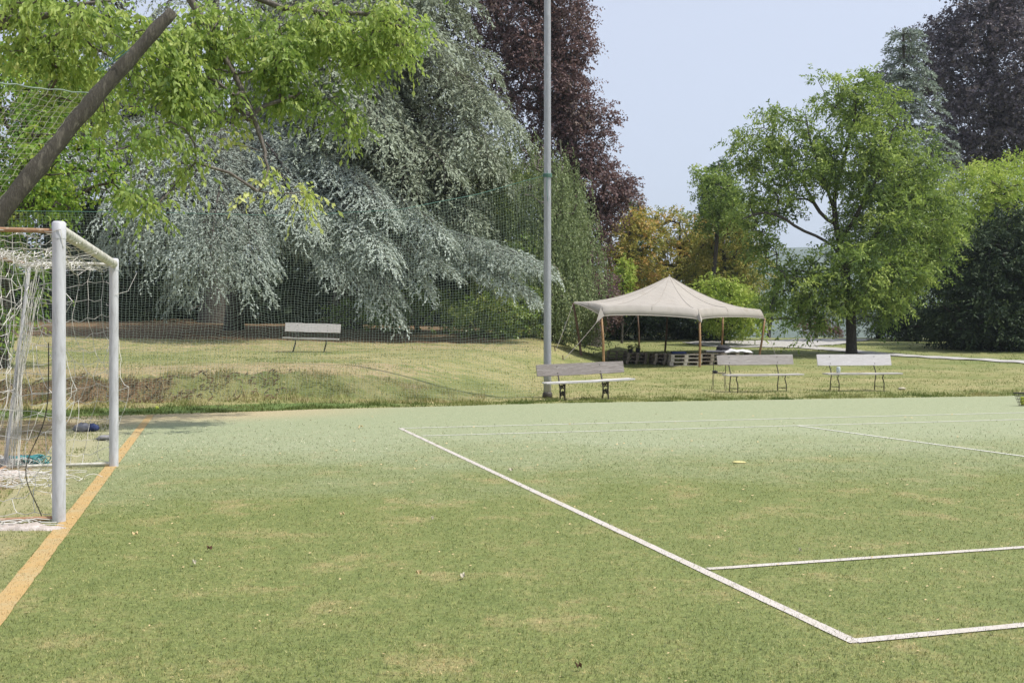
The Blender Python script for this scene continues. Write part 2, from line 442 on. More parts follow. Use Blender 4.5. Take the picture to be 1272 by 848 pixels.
# turf fibres near the camera
def fibres():
    N = 330000
    r = np.random.default_rng(5)
    u = r.random(N)
    d = 3.45 * np.exp(u * math.log(21 / 3.45))
    x = (r.random(N) * 2 - 1) * .535 * d
    keep = (x > goal_line_x(d) - .42) & (d < edge_y(x) - .1) & (r.random(N) > smooth(5.5, 17, d))
    x = x[keep]; d = d[keep]; n = len(x)
    az = r.random(n) * 6.283; ln = r.uniform(.007, .021, n) * np.maximum(1, d / 8); el = r.uniform(.25, 1.25, n)
    wd = .0030 * np.maximum(1, d / 5.0)
    dx, dy, dz = np.cos(az) * np.cos(el), np.sin(az) * np.cos(el), np.sin(el)
    b = np.stack([x, d, np.full(n, .002)], 1)
    sx, sy = -np.sin(az + r.normal(0, .5, n)) * wd / 2, np.cos(az) * wd / 2
    S = np.stack([sx, sy, np.zeros(n)], 1)
    tip = b + np.stack([dx, dy, dz], 1) * ln[:, None]
    V = np.stack([b - S, b + S, tip], 1).reshape(-1, 3)
    fa = np.arange(n * 3).reshape(-1, 3)
    on = np.zeros(n)
    P = np.stack([x, d], 1)
    for a, bb, hw, kv in LINES:
        ab = bb - a; t = np.clip(((P - a) @ ab) / (ab @ ab), 0, 1)
        dist = np.linalg.norm(P - (a + t[:, None] * ab), axis=1)
        on = np.where(dist < hw - .002 + r.normal(0, .0015, n), kv, on)
    on = np.where(r.random(n) < .25, 0, on)
    tint = np.clip(.46 + .42 * vnoise(x, d, 34, 91) * np.clip(7 / d, .4, 1) + .30 * vnoise(x, d, 75, 92) + r.normal(0, .20, n), 0, 1)
    o = np_mesh("turf_fibres", V, fa, FIBRE, attrs={"tint": ('FACE', tint), "line": ('FACE', on), "dust": ('FACE', np.zeros(n))})
    tag(o, "short dry green fibres of the artificial turf in the foreground", "turf", kind="stuff")
fibres()

# grass blades on the lawn, the pitch edge and the bank
GRASS = leaf_mat("grass_blade", [(.09, .13, .03), (.15, .19, .05), (.24, .25, .09), (.39, .345, .17), (.48, .41, .25)], .3, .03)
def blades(name, pts, hgt, wd, tint, seed, label):
    r = np.random.default_rng(seed); n = len(pts)
    az = r.random(n) * 6.283; el = r.uniform(.5, 1.45, n); h = hgt * r.uniform(.5, 1.3, n)
    z = zf(pts[:, 0], pts[:, 1])
    b = np.stack([pts[:, 0], pts[:, 1], z - .005], 1)
    S = np.stack([-np.sin(az), np.cos(az), np.zeros(n)], 1) * (wd / 2)[:, None] if not np.isscalar(wd) else np.stack([-np.sin(az), np.cos(az), np.zeros(n)], 1) * wd / 2
    tip = b + np.stack([np.cos(az) * np.cos(el), np.sin(az) * np.cos(el), np.sin(el)], 1) * h[:, None]
    V = np.stack([b - S, b + S, tip], 1).reshape(-1, 3)
    o = np_mesh(name, V, np.arange(n * 3).reshape(-1, 3), GRASS, attrs={"tint": ('FACE', np.clip(tint, 0, 1))})
    tag(o, label, "grass", kind="stuff")
r = np.random.default_rng(9)
# strip at the pitch edge, tree shade put into the darker left blades
N = 60000
x = r.uniform(-9.5, 15, N); e = r.gamma(1.6, .45, N) - .12
y = edge_y(x) + e
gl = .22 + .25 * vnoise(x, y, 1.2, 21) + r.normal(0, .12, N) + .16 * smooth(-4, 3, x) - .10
keep = (r.random(N) < .12 + .9 * smooth(-.2, .8, vnoise(x, y, 2.2, 22)))
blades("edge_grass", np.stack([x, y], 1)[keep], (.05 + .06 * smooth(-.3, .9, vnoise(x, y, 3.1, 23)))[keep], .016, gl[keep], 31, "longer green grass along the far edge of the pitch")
# lawn
N = 110000
d = 20.5 * np.exp(r.random(N) * math.log(60 / 20.5)); x = (r.random(N) * 2 - 1) * .52 * d
e = d - edge_y(x); me2, md2, mg2 = masks(x, d)
keep = (e > .3) & (r.random(N) > np.clip(me2 * 1.1, 0, .93)) & (r.random(N) < .45 + .5 * vnoise(x, d, .9, 41))
x = x[keep]; d = d[keep]; md2 = md2[keep]
ti = .30 + .30 * vnoise(x, d, .5, 42) + .14 * vnoise(x, d, 2.0, 43) + .40 * md2 + r.normal(0, .13, len(x)) 
blades("lawn_grass", np.stack([x, d], 1), np.full(len(x), .055), .014 * d / 22, ti, 32, "patchy dry lawn grass beyond the pitch")
# worn grass behind the goal
N = 26000
d = r.uniform(6, 19, N); x = goal_line_x(d) - .45 - r.random(N) ** 1.2 * 6
keep = (vnoise(x, d, 1.6, 51) + r.normal(0, .3, N) > -.15) & (x > -.56 * d) & (d < edge_y(x) + .5)
x = x[keep]; d = d[keep]
blades("worn_grass", np.stack([x, d], 1), np.full(len(x), .045), .007 * d / 9, .42 + .25 * vnoise(x, d, .9, 52) + r.normal(0, .15, len(x)), 33, "worn yellowing grass behind the goal")
# rough dry tufts and roots on the bank
N = 18000
x = r.uniform(-10, -.6, N); e = r.uniform(.9, 3.2, N); y = edge_y(x) + e
keep = vnoise(x, y, 2.0, 61) + r.normal(0, .25, N) > .05
x = x[keep]; y = y[keep]
rt = MB(); g_ = np.random.default_rng(65)
for k_ in range(330):
    x_ = g_.uniform(-10.5, -4.6); y_ = float(edge_y(x_)) + g_.uniform(1.5, 2.75); z_ = float(zf(x_, y_)); a_ = g_.uniform(0, 6.28); L_ = g_.uniform(.06, .30)
    t_ = np.linspace(0, 1, 6); p_ = np.stack([x_ + math.cos(a_) * L_ * t_ + .03 * np.sin(t_ * 7 + a_), y_ - abs(math.sin(a_)) * .4 * L_ * t_ - .02, z_ + .05 - L_ * .5 * t_ + .03 * np.sin(t_ * 5 + a_)], 1)
    rt.tube(p_, np.linspace(.012, .004, 6), 4, False)
tag(rt.build("bank_roots", plain("root", (.26, .18, .10), (.15, .10, .055), 9, .9, c3=(.42, .33, .21))), "dry brown roots and dead stems sticking out of the worn earth bank", "roots", kind="stuff")
blades("bank_tufts", np.stack([x, y], 1), np.full(len(x), .12), .016, .70 + .25 * vnoise(x, y, 1.5, 62) + r.normal(0, .13, len(x)), 34, "dry brown tufts on the worn earth bank")
# ------------------------------------------------------------------ materials of the objects
WHITE_PAINT = plain("white_painted_steel", (.60, .61, .64), (.52, .53, .56), 4, .42, c3=(.33, .33, .33), stretch=(5, 5, 1.2), bump=.08)
MOSSY_PAINT = plain("mossy_white_paint", (.66, .65, .62), (.52, .51, .45), 14, .6, c3=(.13, .125, .09), stretch=(1, 1, 1))
RUST = plain("rusty_steel", (.42, .25, .14), (.28, .16, .09), 12, .8, c3=(.55, .46, .36))
GALV = plain("galvanised_steel", (.42, .43, .45), (.33, .34, .36), 5, .45, metal=.35, c3=(.52, .53, .55), stretch=(4, 4, .5))
IRON = plain("dark_cast_iron", (.035, .035, .03), (.06, .045, .035), 20, .6)
THREAD = plain("white_net_cord", (.66, .65, .62), (.45, .44, .40), 3, .9)
GREEN_THREAD = plain("green_net_thread", (.34, .43, .36), (.26, .34, .28), 3, .9)
SIDE_THREAD = plain("old_net_thread", (.50, .49, .42), (.36, .36, .29), 3, .9)
ROPE_GREEN = plain("green_rope", (.12, .25, .21), (.07, .17, .14), 8, .8)
TEAL = plain("teal_net", (.10, .36, .36), (.05, .24, .26), 12, .8)
WOOD_GREY = plain("weathered_board", (.38, .345, .325), (.22, .195, .18), 5, .85, bump=.7, stretch=(.5, 7, 7), c3=(.50, .465, .44))
WOOD_MID = plain("grey_weathered_board", (.47, .44, .42), (.31, .285, .27), 5, .85, bump=.6, stretch=(.5, 7, 7), c3=(.58, .55, .53))
WOOD_PALE = plain("pale_weathered_board", (.60, .57, .55), (.46, .43, .41), 7, .8, bump=.4, stretch=(.6, 6, 6), c3=(.68, .66, .64))
WOOD_WHITE = plain("white_painted_board", (.66, .65, .66), (.52, .50, .50), 7, .7, bump=.3, stretch=(.6, 6, 6), c3=(.72, .71, .72))
LOG = plain("weathered_log", (.11, .10, .075), (.055, .05, .038), 4, .9, bump=.9, stretch=(5, 5, 1.2), c3=(.20, .185, .145))
BAMBOO = plain("tent_pole_wood", (.38, .22, .10), (.26, .14, .06), 6, .6, stretch=(2, 2, .6), c3=(.48, .31, .16))
DARKPOLE = plain("dark_pole_wood", (.14, .085, .05), (.09, .05, .03), 6, .7)
PALLET = plain("old_pallet_wood", (.27, .23, .18), (.17, .14, .11), 9, .9, c3=(.36, .31, .25))
PALLET_PALE = plain("pale_pallet_wood", (.58, .52, .45), (.44, .39, .33), 9, .9, c3=(.66, .60, .53))
DARK_CLOTH = plain("dark_cloth", (.02, .02, .022), (.035, .035, .04), 15, .9)
NAVY = plain("navy_cloth", (.03, .05, .14), (.02, .03, .09), 15, .9)
GREY_CLOTH = plain("grey_cloth", (.26, .26, .28), (.17, .17, .19), 12, .9)
PALE_CLOTH = plain("white_sheet", (.66, .66, .67), (.54, .54, .56), 12, .8, bump=.5)
BALLY = plain("tennis_ball_felt", (.60, .66, .10), (.50, .56, .08), 30, .9)
PLASTIC = plain("cloudy_plastic", (.50, .55, .53), (.40, .45, .43), 20, .3)

def canvas_mat():
    m, nt, out = new_mat("tent_canvas")
    tc = nt.nodes.new("ShaderNodeTexCoord")
    n = nz(nt, 1.6, 5, .65, tc.outputs["Object"]); n2 = nz(nt, .7, 4, .7, tc.outputs["Object"])
    c = ramp(nt, [(.3, (.38, .355, .325)), (.55, (.45, .425, .39)), (.78, (.33, .295, .25))], n.outputs[0]).outputs[0]
    di = nt.nodes.new("ShaderNodeBsdfDiffuse"); nt.links.new(c, di.inputs[0])
    tr = nt.nodes.new("ShaderNodeBsdfTranslucent"); tr.inputs[0].default_value = (.42, .27, .14, 1)
    b = nt.nodes.new("ShaderNodeBump"); b.inputs["Strength"].default_value = .3; b.inputs["Distance"].default_value = .05
    nt.links.new(n2.outputs[0], b.inputs["Height"]); nt.links.new(b.outputs[0], di.inputs["Normal"])
    mx = nt.nodes.new("ShaderNodeMixShader"); mx.inputs[0].default_value = .16
    nt.links.new(di.outputs[0], mx.inputs[1]); nt.links.new(tr.outputs[0], mx.inputs[2]); nt.links.new(mx.outputs[0], out.inputs[0])
    return m
CANVAS = canvas_mat()
SEAM = plain("canvas_seam", (.40, .375, .34), (.33, .30, .27), 8, .9)

def rel(p, o):
    return np.asarray(p, float) - np.array([float(v) for v in o])

# ------------------------------------------------------------------ net helper
def net_patch(mb, fn, nu, nv, jit, rad, r, sides=3, drop=0.0, slack=0.0, skip=None):
    "threads of a net laid over the surface fn(u, v); jit moves the knots"
    P = np.array([[fn(i / nu, j / nv) for j in range(nv + 1)] for i in range(nu + 1)])
    J = r.normal(0, 1, P.shape)
    for _ in range(2): J = (J + np.roll(J, 1, 0) + np.roll(J, 1, 1) + np.roll(J, -1, 0) + np.roll(J, -1, 1)) / 2.4
    P = P + J * jit
    def strand(pts):
        if drop and r.random() < drop:
            k = len(pts); a = int(r.random() * k * .6); b = min(k, a + 2 + int(r.random() * k * .4))
            for q in (pts[:a + 1], pts[b:]):
                if len(q) > 1: mb.tube(q, rad, sides, False)
            return
        mb.tube(pts, rad, sides, False)
    def sagged(pts):
        if not slack: return pts
        out = []
        for a, b in zip(pts[:-1], pts[1:]):
            out.append(a); m = (a + b) / 2; m = m + r.normal(0, slack * .15, 3); m[2] -= slack * r.random(); out.append(m)
        out.append(pts[-1]); return np.array(out)
    for i in range(nu + 1): strand(sagged(P[i]))
    for j in range(nv + 1): strand(sagged(P[:, j]))

# ------------------------------------------------------------------ goal
GN = np.array([-3.165, 7.12]); GF = np.array([-4.02, 10.29])
BK = np.array([-.9602, -.2795])                     # away from the pitch
GH = 2.085
goal = empty("football_goal", (GN[0], GN[1], 0), 0, "white handball goal with peeling mossy crossbar and a torn sagging white net", "goal")
O = np.array([GN[0], GN[1], 0])
def g3(p, z, t=0.0): q = np.asarray(p) + BK * t; return np.array([q[0], q[1], z]) - O
def bar(name, pts, r_, mat, n=16, parent=goal, sm=True):
    m = MB(); m.tube(pts, r_, n); o = m.build(name, mat, parent, sm)
    e = o.modifiers.new("edges", 'EDGE_SPLIT'); e.split_angle = math.radians(50); return o
for P in (GN, GF):
    z = np.linspace(-.03, GH - .045, 12)
    bar("post", [g3(P, q) for q in z], .0445, WHITE_PAINT)
for P in (GN, GF):                                   # corner sleeves
    m = MB(); m.tube([g3(P, GH - .11), g3(P, GH), g3(P, GH + .012)], [.0468, .0468, .036], 16)
    o = m.build("corner_sleeve", WHITE_PAINT, goal, True)
    e = o.modifiers.new("edges", 'EDGE_SPLIT'); e.split_angle = math.radians(50)
c0 = g3(GN, GH - .045); c1 = g3(GF, GH - .045)
bar("crossbar", [c0 + (c1 - c0) * t for t in np.linspace(.015, .985, 20)], .043, MOSSY_PAINT)
TD, GD = .78, 1.0
bar("top_side_bar", [g3(GN, GH - .055, t) for t in (.04, .3, TD)], .0165, RUST, 8)
bar("top_side_bar", [g3(GF, GH - .055, t) + np.array([0, 0, .01 * math.sin(t * 5)]) for t in (.04, .25, .5, TD)], .0165, MOSSY_PAINT, 8)
a = g3(GN, GH - .055, TD); b = g3(GF, GH - .055, TD)
bar("top_rear_bar", [a + (b - a) * t + np.array([0, 0, -.05 * math.sin(t * math.pi)]) for t in np.linspace(0, 1, 12)], .0165, RUST, 8)
for P in (GN, GF):
    bar("rear_strut", [g3(P, GH - .055, TD), g3(P, 1.2, TD + .09), g3(P, .03, GD)], .017, WHITE_PAINT, 8)
    bar("ground_side_bar", [g3(P, .03, t) for t in (.04, .5, GD)], .016, RUST if P is GN else MOSSY_PAINT, 8)
bar("ground_rear_bar", [g3(GN, .03, GD), g3(GF, .03, GD)], .016, RUST, 8)
r = np.random.default_rng(3)
nm = MB()
def side(P):
    def fn(u, v):
        td = TD + (GD - TD) * v
        q = g3(P, (GH - .06) * (1 - v) + .02 * v, u * td)
        q[2] -= .05 * math.sin(u * math.pi) * (1 - v)
        q[0] += .07 * math.sin(v * 3.0) * math.sin(u * 2.6); q[1] += .10 * math.sin(v * 2.4 + u)
        return q
    return fn
net_patch(nm, side(GN), 6, 13, .034, .0026, r, drop=.15, slack=.035)
net_patch(nm, side(GF), 6, 13, .036, .0029, r, drop=.15, slack=.035)
def top(u, v):
    a = g3(GN + (GF - GN) * v, GH - .06, u * TD); a[2] -= .045 * math.sin(u * math.pi) + .03 * abs(math.sin(v * 9)); return a
net_patch(nm, top, 7, 22, .022, .0026, r, drop=.05, slack=.02)
# rucked-up part of the roof net: strands lying along the roof
for k in range(22):
    u0 = .08 + r.random() * .85; v0 = r.random() * .25; v1 = .55 + r.random() * .45
    pts = [top(np.clip(u0 + .06 * math.sin(v * 7 + k) + r.normal(0, .012), 0, 1), v) + np.array([0, 0, r.normal(0, .02) - .035]) for v in np.linspace(v0, v1, 14)]
    nm.tube(np.array(pts), .0026, 3, False)
def back(u, v):
    a = g3(GN + (GF - GN) * u, (GH - .06) * (1 - v) + .03 * v, TD + (GD - TD) * v + .12 * math.sin(v * math.pi)); a[2] -= .05 * abs(math.sin(u * 11)) * (1 - v); return a
net_patch(nm, back, 20, 14, .040, .0028, r, drop=.15, slack=.04)
# gathered bundle hanging at the far rear corner
for k in range(26):
    s = r.uniform(-.10, .16, 2); ph = r.random() * 6
    pts = []
    for z in np.linspace(1.45 + r.random() * .6, .02, 16):
        sp = .35 + .65 * abs(z - .9) / 1.1
        p = g3(GF, z, TD + (GD - TD) * (1 - z / GH) - .02); p[0] += s[0] * sp + .012 * math.sin(z * 9 + ph); p[1] += s[1] * sp - .04; pts.append(p)
    nm.tube(np.array(pts), .0028, 3, False)
net = nm.build("net", THREAD, goal); tag(net, kind="stuff")
# net ends lying on the ground
nm = MB()
for k in range(60):
    c = g3(GN, .03, .2 + r.random() * 1.1) + np.array([0, r.normal(0, .05) - .10, 0]) if k < 26 else g3(GN + (GF - GN) * r.uniform(.55, .93), .03, GD - .3 + r.normal(0, .18))
    n = 16; ph = r.random(4) * 6.3
    t = np.linspace(0, 1, n)
    pts = np.stack([c[0] + (t - .5) * r.uniform(.2, .7) + .04 * np.sin(9 * t + ph[0]), c[1] + .07 * np.sin(6 * t + ph[1]) + .03 * np.sin(17 * t + ph[3]), .012 + .05 * r.random() * np.abs(np.sin(7 * t + ph[2]))], 1)
    nm.tube(pts, .0032, 3, False)
tag(nm.build("net_skirt", THREAD, goal), kind="stuff")
m = MB()
pts = [g3(GN, z, .055) + np.array([-.012 - .16 * math.exp(-((z - .35) / .28) ** 2), 0, 0]) for z in np.linspace(1.25, .02, 22)]
m.tube(np.array(pts), .004, 5); m.build("tie_cord", LOG, goal)
for P in (GN, GF):
    for z in np.linspace(.25, 1.85, 8):
        m = MB(); q = g3(P, z, .05); m.tube([q, q + np.array([-.018, 0, .004]), q + np.array([-.022, 0, .02])], .004, 5); m.build("net_hook", THREAD, goal)
# a thin loop of cord hanging beside the far post
m = MB(); q = W(143, 366, 10.25) - O; q2 = W(170, 345, 10.4) - O
m.tube(np.array([q, (q + q2) / 2 + np.array([.02, 0, -.05]), q2 + np.array([0, 0, .05])]), .0025, 4); m.build("loose_thread", THREAD, goal)

# teal net bundle lying on the ground
p = ground_at(36, 578); p[2] = float(zf(p[0], p[1]))
tb = empty("teal_net_bundle", p, 0, "small teal net bundle lying on the ground inside the goal", "net")
m = MB()
for k in range(30):
    t = np.linspace(0, 1, 14); ph = r.random(5) * 6.3; c = r.normal(0, 1, 3) * (.06, .05, .0)
    pts = np.stack([c[0] + .10 * np.sin(5 * t + ph[0]), c[1] + .08 * np.sin(6 * t + ph[1]), (.05 + .045 * np.sin(7 * t + ph[2]))], 1)
    m.tube(pts, .005, 4, False)
tag(m.build("rolled_netting", TEAL, tb), kind="stuff")
m = MB()
for k in range(55):
    t = np.linspace(0, 1, 14); ph = r.random(5) * 6.3; c = r.normal(0, 1, 3) * (.18, .12, .0) + np.array([-.26, -.04, 0])
    pts = np.stack([c[0] + .14 * np.sin(5 * t + ph[0]), c[1] + .10 * np.sin(6 * t + ph[1]), .045 + .04 * np.sin(7 * t + ph[2])], 1)
    m.tube(pts, .0032, 3, False)
tag(m.build("tangled_cord", THREAD, tb), kind="stuff")

# pale spilled sand round the goal feet
SAND = plain("pale_sand", (.56, .50, .46), (.40, .35, .31), 14, .95, bump=.5, c3=(.66, .60, .57), bscale=60)
def sand(px, py, sx, sy, seed, label):
    p = ground_at(px, py); g = np.random.default_rng(seed); n = 40; v = [(0, 0, .035)]; f = []
    for j in (1, 2, 3):
        for i in range(n):
            a = i / n * 6.283; k = j / 3 * (1 + (.22 * math.sin(3 * a + seed) + .16 * math.sin(7 * a + 2 * seed) + .10 * g.normal()) * (j / 3) ** 2)
            v.append((sx * k * math.cos(a), sy * k * math.sin(a), [.028, .014, -.012][j - 1] + .006 * g.normal() * (j < 3)))
    f += [(0, 1 + i, 1 + (i + 1) % n) for i in range(n)]
    for j in (0, 1): f += [(1 + j * n + i, 1 + (j + 1) * n + i, 1 + (j + 1) * n + (i + 1) % n, 1 + j * n + (i + 1) % n) for i in range(n)]
    m = MB(); m.add(v, f); o = m.build("sand_heap", SAND, None, True); o.location = p; tag(o, label, "sand", kind="stuff")
sand(28, 658, .34, .10, 3, "pale spilled sand on the turf at the foot of the near goal post")
sand(2, 590, .42, .22, 5, "pale spilled sand under the tangled net inside the goal")

# ------------------------------------------------------------------ things lying behind the goal
def lump(mb, c, s, seed, n=14):
    g = np.random.default_rng(seed); ph = g.random(6) * 6
    v = []; f = []
    nu, nv = n, n // 2
    for i in range(nv + 1):
        th = math.pi * i / nv
        for j in range(nu):
            a = 2 * math.pi * j / nu
            k = 1 + .16 * math.sin(3 * a + ph[0] + 2 * th) + .12 * math.sin(5 * th + ph[1]) * math.sin(2 * a + ph[2]) + .07 * math.sin(7 * a + ph[3])
            v.append((c[0] + s[0] * k * math.sin(th) * math.cos(a), c[1] + s[1] * k * math.sin(th) * math.sin(a), c[2] + s[2] * k * math.cos(th)))
    for i in range(nv):
        for j in range(nu):
            q = (j + 1) % nu; f.append((i * nu + j, (i + 1) * nu + j, (i + 1) * nu + q, i * nu + q))
    mb.add(v, f)
p = ground_at(107, 536); bag = empty("crumpled_bundle", p, .2, "small crumpled grey and navy bundle on the worn grass behind the goal", "bundle")
m = MB(); lump(m, (-.055, 0, .055), (.11, .075, .065), 3); m.build("grey_part", PALE_CLOTH if False else GREY_CLOTH, bag, True)
m = MB(); lump(m, (.085, .01, .05), (.075, .07, .055), 5); m.build("navy_part", NAVY, bag, True)
p = ground_at(131, 547); m = MB(); lump(m, (0, 0, .03), (.12, .07, .035), 9); o = m.build("grey_rag", GREY_CLOTH, None, True); o.location = p
tag(o, "small flat grey rag beside the foot of the far goal post", "rag")

# ------------------------------------------------------------------ steel pole
pp = ground_at(680, 494)
pole = empty("steel_pole", pp, 0, "tall galvanised steel pole beside the leftmost weathered bench", "pole")
m = MB(); m.tube([(0, 0, z) for z in np.linspace(-.1, 13, 20)], np.linspace(.088, .070, 20), 20); m.build("shaft", GALV, pole, True)
m = MB(); m.tube([(0, 0, -.05), (0, 0, .10), (0, 0, .13)], [.115, .11, .09], 16); m.build("base_collar", IRON, pole, True)
ROPEZ = HC + (424 - 218) / F * pp[1] - pp[2]
m = MB()
for k in range(4):
    m.tube([(.098 * math.cos(a), .098 * math.sin(a), ROPEZ + (k - 1.5) * .022 + .01 * math.sin(a)) for a in np.linspace(0, 6.28, 18)], .009, 5)
m.build("rope_lashing", ROPE_GREEN, pole)
m = MB(); m.tube([(.0, -.085, ROPEZ + .1), (-.02, -.12, ROPEZ - .3), (.01, -.09, ROPEZ - .6)], .006, 5); m.build("rope_end", ROPE_GREEN, pole)

# ------------------------------------------------------------------ ball-stop net between the pole and the trees on the left
NE = np.array([pp[0] - .1, pp[1]]); NS = np.array([-12.3, edge_y(-12.3) + 2.9])
bn = empty("ball_stop_net", (NE[0], NE[1], 0), 0, "wide green ball stop net hung from the steel pole along the grass bank", "net")
NO = np.array([NE[0], NE[1], 0])
def net_base(u):
    x = NE[0] + (NS[0] - NE[0]) * u
    y = edge_y(x) + 1.7 + (NE[1] - edge_y(NE[0]) - 1.7) * (1 - smooth(0, .25, u)) + .08 * math.sin(u * 19)
    return x, float(y)
topx = np.array([0, .12, .24, .36, .5, .7, 1.0])
def net_top_z(u):
    px_ = np.interp(u, [0, 1], [0, 1])
    x, y = net_base(u)
    sx = 636 + x / y * F
    py = np.interp(sx, [0, 200, 340, 395, 499, 590, 678], [262, 264, 268, 266, 260, 242, 218])
    return HC + (424 - py) / F * y
m = MB(); CELL = .062
Lx = abs(NS[0] - NE[0]); nu = int(Lx * 1.04 / CELL); nvv = 74
rr = np.random.default_rng(4)
us = np.linspace(0, 1, nu + 1)
base = np.array([net_base(u) for u in us]); tz = np.array([net_top_z(u) for u in us]); gz = zf(base[:, 0], base[:, 1]) + .03
vs = np.linspace(0, 1, nvv + 1)
Pn = np.zeros((nu + 1, nvv + 1, 3))
Pn[:, :, 0] = base[:, :1]; Pn[:, :, 1] = base[:, 1:2]
Pn[:, :, 2] = tz[:, None] * (1 - vs)[None, :] + gz[:, None] * vs[None, :]
uu, vv = np.meshgrid(us, vs, indexing='ij')
Pn[:, :, 1] += .25 * np.sin(vv * 3.1) * np.sin(uu * 3 + .5) + .05 * vnoise(uu * 14, vv * 4, 1, 71)
Pn[:, :, 0] += .05 * vnoise(uu * 10, vv * 5, 1, 72)
Pn[:, :, 2] += .06 * vnoise(uu * 8, vv * 4, 1, 73) * np.sin(vv * 3.14)
Pn[1:-1, 1:-1] += rr.normal(0, .004, (nu - 1, nvv - 1, 3))
Pn -= NO
def strands_mesh(P, rad):
    "many strands (S,K,3) as 3-sided threads"
    S, K, _ = P.shape
    t = np.gradient(P, axis=1); t /= np.linalg.norm(t, axis=2)[..., None] + 1e-9
    ref = np.array([.3, 1, .2]); u = np.cross(t, ref); u /= np.linalg.norm(u, axis=2)[..., None] + 1e-9; v = np.cross(t, u)
    ring = np.stack([P + rad * (math.cos(a) * u + math.sin(a) * v) for a in (0, 2.094, 4.189)], 2)   # S,K,3,3
    V = ring.reshape(-1, 3)
    s, k, j = np.meshgrid(np.arange(S), np.arange(K - 1), np.arange(3), indexing='ij')
    b0 = (s * K + k) * 3; jn = (j + 1) % 3
    return V, np.stack([b0 + j, b0 + jn, b0 + 3 + jn, b0 + 3 + j], -1).reshape(-1, 4)
V1, F1 = strands_mesh(Pn[:, ::2], .0019); V2, F2 = strands_mesh(np.transpose(Pn, (1, 0, 2))[:, ::2], .0019)
o = np_mesh("netting", np.concatenate([V1, V2]), np.concatenate([F1, F2 + len(V1)]), GREEN_THREAD, bn); tag(o, kind="stuff")
m = MB(); m.tube(Pn[::3, 0], .006, 5); m.build("top_rope", ROPE_GREEN, bn)

# ------------------------------------------------------------------ leaning wooden post with its own net, top left
pt = W(216, 10, 11.3); pb_ = W(0, 272, 10.6); dirv = (pb_ - pt); k = (pt[2] - float(zf(-7.4, 10.2)) + .2) / -dirv[2]; pbase = pt + dirv * k
lp = empty("leaning_post", (pbase[0], pbase[1], 0), 0, "thick weathered wooden post leaning over the goal from the left", "post")
LO = np.array([pbase[0], pbase[1], 0])
m = MB(); tt = np.linspace(0, 1, 70)[:, None]; pts = pbase + (pt - pbase) * tt + np.stack([.05 * np.sin(tt[:, 0] * 6), 0 * tt[:, 0], .05 * np.sin(tt[:, 0] * 4.2)], 1)
m.tube(pts - LO, np.linspace(.118, .072, 70), 18); lg = m.build("log", LOG, lp, True)
for v_ in lg.data.vertices:                                  # cracks, knots and a worn end
    c_ = v_.co; n_ = mnoise.noise(Vector((c_.x * 9, c_.y * 9, c_.z * 2.2))) * .016 + mnoise.noise(c_ * 3.1) * .014
    ax = Vector(pbase - LO); dr = Vector(pt - pbase).normalized(); rad_ = (c_ - ax) - dr * (c_ - ax).dot(dr)
    if rad_.length > 1e-4: v_.co = c_ + rad_.normalized() * n_
m = MB(); q = pbase + (pt - pbase) * .845 - LO
for s in (0, .07):
    m.tube([q + np.array([.0, 0, 0]) + np.array([-.30 + .42 * a + s, -.12 + .02 * math.sin(a * 3), .02 + .30 * a]) * .75 for a in np.linspace(0, 1, 10)], .006, 5)
m.build("rope_wrap", ROPE_GREEN, lp)
sn = empty("side_net", (pbase[0], pbase[1], 0), 0, "coarse pale net strung from the leaning wooden post at the top left corner", "net")
def sn_fn(u, v):
    # u: from the post out to the left and towards the camera; v: from the rope down
    a = pbase + (pt - pbase) * (.80 - .72 * v)
    a = a + np.array([-3.4 * u, -2.0 * u, .62 * u * (1 - v) + 1.1 * u * v - .9 * math.sin(u * 3.14) * (.25 + .5 * v)])
    a[0] += .12 * math.sin(v * 9 + u * 3) * u
    return a - LO
us = np.linspace(0, 1, 52); vs = np.linspace(0, 1, 66)
Ps = np.array([[sn_fn(u, v) for v in vs] for u in us]) + rr.normal(0, .008, (52, 66, 3))
V1, F1 = strands_mesh(Ps, .0022); V2, F2 = strands_mesh(np.transpose(Ps, (1, 0, 2)), .0024)
o = np_mesh("netting", np.concatenate([V1, V2]), np.concatenate([F1, F2 + len(V1)]), SIDE_THREAD, sn); tag(o, kind="stuff")
m = MB(); m.tube(Ps[:, 0], .007, 5); m.build("head_rope", GREEN_THREAD, sn)

# ------------------------------------------------------------------ benches
def board(mb, L, h, t, c, rot=None, sag=.0, seed=0):
    "a plank with worn, slightly uneven edges, long axis X"
    g = np.random.default_rng(seed); n = 12
    xs_ = np.linspace(-L / 2, L / 2, n); v = []; f = []
    for x in xs_:
        dz = -sag * (1 - (2 * x / L) ** 2); a = g.normal(0, .0025, 4)
        e = .0 if abs(x) < L / 2 - .01 else .004
        for (yy, zz, q) in ((-t / 2 + e, -h / 2 + e, a[0]), (t / 2 - e, -h / 2 + e, a[1]), (t / 2 - e, h / 2 - e, a[2]), (-t / 2 + e, h / 2 - e, a[3])):
            v.append((x, yy, zz + dz + q))
    for i in range(n - 1):
        for j in range(4):
            k = (j + 1) % 4; f.append((i * 4 + j, (i + 1) * 4 + j, (i + 1) * 4 + k, i * 4 + k))
    f.append((0, 1, 2, 3)); f.append(tuple((n - 1) * 4 + j for j in (3, 2, 1, 0)))
    v = np.array(v)
    if rot is not None: v = v @ np.array(rot).T
    mb.add(v + np.array(c), f)

